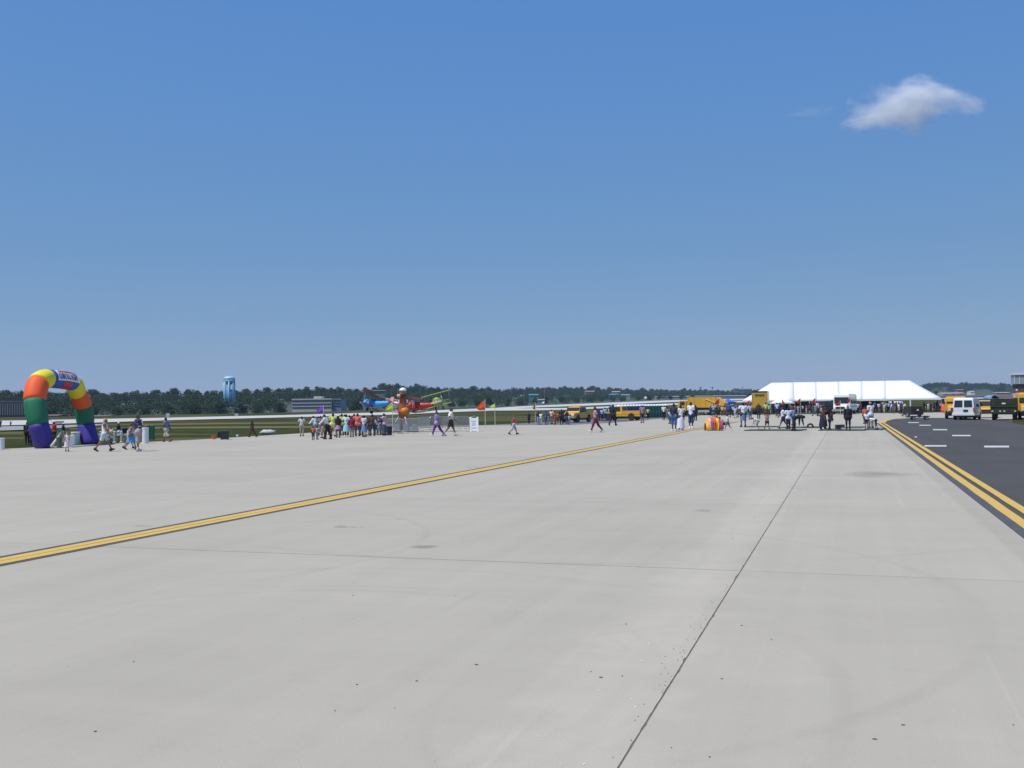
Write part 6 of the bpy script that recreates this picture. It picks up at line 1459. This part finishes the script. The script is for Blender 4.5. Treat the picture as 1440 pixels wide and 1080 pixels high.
Pn(911.3, 589, 574, 'stand', 0, ('tee', (.45, .7, .12)), ('trousers', BK), 'person in bright lime shirt in front of the green toilets', 'b', 'k', '')
Pn(933.5, 590.6, 570, 'stand2', -10, ('tee', (.75, .68, .55)), ('trousers', BK), 'person in cream shirt and black trousers at the end of the toilets', 'b', 'g', '')
Pn(939, 590, 573, 'stand', 10, ('tee', (.3, .2, .2)), ('trousers', (.2, .18, .2)), 'person in dull brown right beside the end of the toilets', 'b', 'k', '')
Pn(942.3, 596, 577, 'stand', 30, ('tee', (.6, .65, .72)), ('trousers', (.1, .1, .13)), 'slim person in pale top behind the man in navy and blue shorts', 'b', 'k', 'f')
Pn(948, 606.3, 567.6, 'stand', -40, ('tee_long', (.02, .025, .06)), ('long_shorts', (.06, .12, .3)), 'man in navy shirt and blue shorts standing left of the woman in white', 'd', 'k', 'w', shoes=W_, sx=.86)
Pn(957.6, 604.8, 570, 'hold', 20, ('tee', W_), ('long_dress', (.72, .7, .82)), 'woman in long white dress standing on the apron', 'd', 'k', 'f', shoes=W_, hairlong=False)
Pn(961, 590.5, 572, 'stand', 150, ('tee', (.75, .45, .2)), ('trousers', NV), 'person in yellow orange behind the woman in the white dress', 'b', 'r', 'f')
Pn(972, 603.5, 565.5, 'stand', -25, ('tee_long', (.74, .76, .84)), ('long_shorts', (.03, .045, .12)), 'tall man in white tee shirt, long navy shorts and white socks', 'd', 'k', '', socks=W_, shoes=W_, sx=.9)
Pn(978.2, 591.5, 569.5, 'stand', 10, ('long_sleeve', (.015, .02, .05)), ('trousers', (.015, .02, .05)), 'person in dark navy behind the tall man in white', 'd', 'k', '')
# ---- group by striped tunnel
Pn(1008, 600, 581.5, 'stand2', 60, ('tee', RE), ('shorts', RE), 'small child in red climbing behind the striped tunnel', 'm', 'n', 'c')
Pn(1017.5, 603.5, 586, 'squat', 110, ('tee', (.55, .4, .33)), ('shorts', BK), 'adult crouching at the right end of the striped tunnel', 'm', 'n', '')
Pn(1023.5, 606, 582.8, 'walk', 60, ('tee', W_), ('shorts', (.12, .13, .13)), 'boy in white tee shirt and grey shorts beside the striped tunnel', 'm', 'n', 'c', shoes=W_)
for (px, yf, yh, tc, lc, lab, sk, k) in ((1003.8, 586, 568.5, (.22, .36, .62), (.03, .06, .08), 'person in light blue shirt behind the striped tunnel', 'd', 'w'), (999.5, 585, 571, (.08, .04, .12), BK, 'person in dark purple left of the light blue shirt', 'd', ''), (1011, 584.5, 569.5, (.12, .1, .1), BK, 'person in dark top under the dark red flag by the canopy', 'd', ''),
                                 (1015.8, 585, 571, (.62, .55, .42), BR, 'person in cream shirt left of the man in royal blue', 'b', ''), (1020, 585, 571.5, (.4, .28, .12), (.05, .03, .03), 'person in tan top next to the man in royal blue', 'b', ''), (1025.3, 587, 566.5, (.02, .09, .42), (.01, .03, .04), 'tall man in royal blue shirt and black trousers under the canopy', 'd', 'w'),
                                 (1031, 585, 570.5, (.55, .6, .68), BK, 'person in pale blue right of the royal blue shirt', 'b', ''), (1034, 588, 572.5, (.6, .62, .72), (.5, .52, .6), 'child in white clothes right of the blue canopy', 'b', 'c'), (1037.5, 587, 571, (.5, .2, .3), (.2, .12, .2), 'person in dusty pink left of the woman in the denim skirt', 'b', 'f')):
    Pn(px, yf, yh, 'stand' if k != 'c' else 'stand2', (px*37) % 60-30, ('tee', tc), ('trousers', lc), lab, sk, 'k', k, 'people by the blue canopy')
Pn(1045.3, 600.5, 566, 'hips', 10, ('tee', (.74, .75, .8)), ('skirt', (.14, .2, .33)), 'woman in white blouse and denim skirt standing on the mats', 'd', 'k', 'fw', shoes=BK, hairlong=False)
Pn(1055, 590, 568, 'stand', 10, ('tee', (.5, .5, .56)), ('trousers', (.1, .14, .2)), 'person in pale grey right of the woman in the denim skirt', 'b', 'n', '')
Pn(1050.5, 587, 569, 'stand', -10, ('tee', (.2, .35, .4)), ('trousers', (.1, .3, .33)), 'person in teal behind the woman in the denim skirt', 'b', 'n', '')
Pn(1067, 589, 567.3, 'hips', 170, ('tee', (.03, .02, .03)), ('trousers', (.015, .02, .04)), 'person in black shirt with hands on hips before the box truck', 'b', 'n', '')
Pn(1066.5, 603.5, 587, 'bend2', 90, ('tee', (.7, .74, .78)), ('shorts', (.2, .24, .26)), 'child in white shirt bending down left on the putting mat', 'm', 'n', 'c', hat=(.12, .14, .22), shoes=W_)
Pn(1078.8, 604, 582, 'walk', 190, ('tee', (.5, .2, .22), .4), ('shorts', BK), 'child in red check top walking on the mats', 'm', 'n', 'c', shoes=BR)
Pn(1077, 585, 566.5, 'stand', 0, ('tee', (.5, .68, .25)), ('skirt', BR), 'woman in pale lime top right of the box truck', 'b', 'k', 'f')
Pn(1081.5, 584.5, 568.5, 'stand', 0, ('tee', (.25, .62, .3)), ('trousers', BR), 'person in green vest right of the box truck', 'b', 'k', '')
Pn(1088, 583, 568, 'stand', 10, ('tee', BK), ('trousers', BK), 'person in black left of the light blue shirt by the pagoda tent', 'd', 'k', '')
Pn(1092.8, 585.5, 566.3, 'stand', 0, ('tee', (.5, .58, .78)), ('trousers', (.05, .03, .08)), 'person in light blue shirt in front of the pagoda tent', 'b', 'k', '')
Pn(1097.2, 585, 566.3, 'stand', 0, ('long_sleeve', (.015, .02, .05)), ('trousers', (.01, .015, .04)), 'person in dark navy right of the light blue shirt', 'b', 'k', '')
Pn(1101.5, 603.2, 572.5, 'walk', 80, ('tee_long', (.72, .75, .84)), ('shorts', (.03, .02, .06)), 'boy in long white tee shirt stepping left on the mats', 'b', 'n', 'c', shoes=(.1, .09, .03))
Pn(1108.6, 604, 573.3, 'stand', 10, ('tee_long', (.68, .74, .9)), ('trousers', (.02, .015, .04)), 'boy in white tee shirt and dark trousers seen from behind', 'd', 'k', '', shoes=BK)
Pn(1117.5, 606.2, 583.5, 'bend', -85, ('long_sleeve', (.012, .012, .025)), ('trousers', (.01, .01, .015)), 'person all in black bending forward to the right on the mats', 'd', 'k', '', shoes=BK)
Pn(1115.5, 598, 573.5, 'stand', 30, ('tee', (.3, .36, .6)), ('trousers', (.12, .14, .3)), 'person in blue top behind the bending person in black', 'd', 'k', '')
Pn(1157, 604.5, 575.5, 'bend2', 200, ('long_sleeve', (.08, .03, .03)), ('long_dress', (.02, .014, .05)), 'woman in brown top and dark flared skirt stooping on the mats', 'd', 'k', 'f', shoes=BK, hairlong=False)
Pn(1167, 604.8, 578.8, 'point', -70, ('long_sleeve', BK), ('trousers', (.02, .01, .015)), 'person in black leaning right beside the stooping woman', 'd', 'k', '', shoes=BK)
Pn(1192.8, 605.5, 570.5, 'stand', -5, ('coat', (.012, .01, .022)), ('trousers', BK), 'person in long black coat standing on the mats from behind', 'm', 'r', 'w', shoes=BK, sx=.84)
Pn(1218.5, 602.8, 579, 'hold', 170, ('tee', (.7, .72, .82)), ('shorts', (.05, .03, .1)), 'child in white tee shirt and dark shorts left of the adult in white', 'm', 'n', 'c')
Pn(1224.8, 602, 565.8, 'stand2', 20, ('tee_long', (.74, .72, .8)), ('trousers', (.22, .2, .2)), 'adult in white shirt and grey trousers beside two children', 'm', 'n', '', hat=(.35, .25, .2))
Pn(1231.5, 604.5, 588, 'bend', 85, ('tee', W_), ('shorts', (.03, .03, .09)), 'child in white shirt and navy shorts bending down by the yellow lines', 'm', 'n', 'c', shoes=BK)
Pn(1216.3, 596, 572.5, 'stand', 0, ('tee', (.7, .15, .06)), ('shorts', BK), 'child in orange red behind the child in white', 'm', 'n', 'c')
Pn(1273, 585.5, 565.3, 'walk', 80, ('tee', (.48, .66, .18)), ('trousers', (.015, .02, .05)), 'person in lime safety vest walking left by the marquee pole', 'b', 'k', '')
# ---- the crowd beneath and before the marquee
G = 'crowd in front of and under the marquee'
CR_ = [(1113, 583, 569, (.3, .08, .1), 'dark red'), (1118, 583, 568.5, (.45, .2, .2), 'rose'), (1122.5, 584, 570, (.32, .3, .3), 'dark grey'), (1129, 582.5, 569.5, (.7, .7, .72), 'white'), (1134, 582, 569, (.15, .12, .1), 'brown'), (1138.5, 582.5, 568, (.1, .05, .15), 'purple'), (1143, 584.5, 567, (.05, .06, .07), 'black'),
       (1146.5, 583, 568, (.2, .3, .3), 'grey green'), (1150, 585, 564.5, (.66, .7, .8), 'pale blue'), (1154.5, 584, 567.5, (.3, .1, .08), 'rust'), (1206.5, 581, 566.5, (.68, .7, .72), 'white'), (1210, 580.5, 568, (.04, .04, .05), 'black'), (1236, 580, 566.5, (.7, .7, .75), 'white'), (1239, 581, 564.5, (.06, .08, .1), 'dark blue'),
       (1243.5, 581, 567.5, (.5, .6, .5), 'pale green'), (1247, 580.5, 565, (.3, .35, .35), 'grey'), (1254, 581, 566.5, (.6, .62, .75), 'pale lilac'), (1257, 581.5, 566, (.1, .06, .3), 'violet'), (1260.5, 580.5, 565.5, (.05, .04, .05), 'black'), (1264.5, 581.5, 566.5, (.65, .65, .7), 'white'), (1267.5, 582, 565, (.12, .04, .25), 'purple'),
       (1304, 578.5, 567, (.7, .7, .68), 'white'), (1309, 578.5, 568, (.05, .05, .06), 'black'), (1314, 578.5, 566.5, (.5, .66, .5), 'pale green'), (1318, 578, 564.5, (.02, .05, .04), 'black'), (1322, 578, 566.5, (.75, .75, .75), 'white')]
WH = {1113: 'below the pagoda tent', 1118: 'right of the pagoda tent', 1122.5: 'under the low white canopy', 1129: 'between two dark red flags', 1134: 'left of the third flag before the marquee', 1138.5: 'under the flag left of the dark car', 1143: 'just under the dark red flag near the dark car', 1146.5: 'at the left of the dark car', 1150: 'in front of the left side of the dark car', 1154.5: 'before the dark car window',
      1206.5: 'at the right side of the shuttle bus', 1210: 'between shuttle bus and the dark parked car', 1236: 'right of the dark parked car under the marquee', 1239: 'near the marquee pole right of the dark car', 1243.5: 'in front of the white car bonnet', 1247: 'at the left of the white car', 1254: 'in front of the white car door', 1257: 'before the tail of the white car', 1260.5: 'right of the white car', 1264.5: 'left of the person in the lime vest', 1267.5: 'close behind the person in the lime vest',
      1304: 'under the right end of the marquee, first of five', 1309: 'under the right end of the marquee, second of five', 1314: 'under the right end of the marquee, third of five', 1318: 'under the right end of the marquee, fourth of five', 1322: 'at the right corner pole of the marquee'}
for i, (px, yf, yh, c, cn) in enumerate(CR_):
    Pn(px, yf, yh, ('stand', 'stand2', 'hips', 'walk')[i % 4], (i*73) % 360, ('tee', c), (('trousers', 'shorts')[i % 2], (BK, DN, GY, NV, KH)[i % 5]), 'distant person in %s top %s' % (cn, WH[px]), ('d', 'b', 'm')[i % 3], 'k', ('', 'f')[i % 2], G)
rr = random.Random(21); CN = [((.05, .05, .06), 'black'), ((.66, .68, .72), 'white'), ((.3, .06, .07), 'dark red'), ((.12, .14, .3), 'navy blue'), ((.4, .36, .28), 'tan'), ((.25, .25, .28), 'grey'), ((.15, .3, .5), 'blue')]
ZN = [(1082, 1098, 'between the box truck and the pagoda tent'), (1106, 1118, 'under the low white canopy behind the crowd'), (1119, 1130, 'behind the boys in white'), (1131, 1142, 'behind the tyre arch'), (1143, 1152, 'left of the dark sport utility car'), (1204, 1214, 'just right of the shuttle bus'),
      (1226, 1240, 'right of the dark car under the marquee'), (1241, 1252, 'in front of the white car'), (1255, 1270, 'left of the lime safety vest'), (1296, 1322, 'below the right end of the marquee'), (984, 1000, 'in front of the refuse lorry'), (1026, 1052, 'between blue canopy and box truck')]
for zi, (x0, x1, zn) in enumerate(ZN):
    used_ = list(CN); rr.shuffle(used_)
    for k in range(4):
        c, cn = used_[k]; px = x0+(x1-x0)*(k+.5)/4+rr.uniform(-1, 1); yf = rr.uniform(577.8, 580.5)+(4 if px < 1060 else 0)
        Pn(px, yf, yf-rr.uniform(13, 15.2)-(1 if px < 1060 else 0), ('stand', 'stand2', 'hold', 'walk', 'hips')[rr.randrange(5)], rr.uniform(0, 360), ('tee', c), (('trousers', 'shorts', 'trousers')[k % 3], (BK, DN, GY, KH)[rr.randrange(4)]), 'distant person in %s top %s' % (cn, zn), ('d', 'b', 'm')[rr.randrange(3)], ('k', 'n', 'k')[k % 3], ('', 'f', 'c')[rr.randrange(3)] if k else '', 'crowd in front of and under the marquee' if px > 1060 else 'people by the blue canopy')
# a few more in the ride queue, seen between the front row
for k, (px, yh, c, cn) in enumerate(((447.5, 586, (.1, .12, .16), 'charcoal'), (457.5, 585, (.45, .3, .35), 'mauve'), (464, 584.5, (.05, .05, .06), 'black'), (478, 584, (.6, .6, .62), 'white'), (491.5, 584, (.12, .1, .2), 'dark violet'), (506, 584, (.08, .06, .06), 'black'), (520.3, 584.5, (.2, .1, .08), 'brown'), (526.5, 585, (.35, .1, .1), 'brick red'), (537, 585, (.06, .08, .14), 'navy'))):
    Pn(px, 611.2, yh, ('stand', 'stand2', 'hips')[k % 3], (k*97) % 360, ('tee', c), ('trousers', (BK, DN, GY)[k % 3]), 'person in %s top, %s from left in back row of ride queue' % (cn, ['first', 'second', 'third', 'fourth', 'fifth', 'sixth', 'seventh', 'eighth', 'ninth'][k]), 'd' if k % 2 else 'b', 'k', '', Q)
print('people', NPPL)
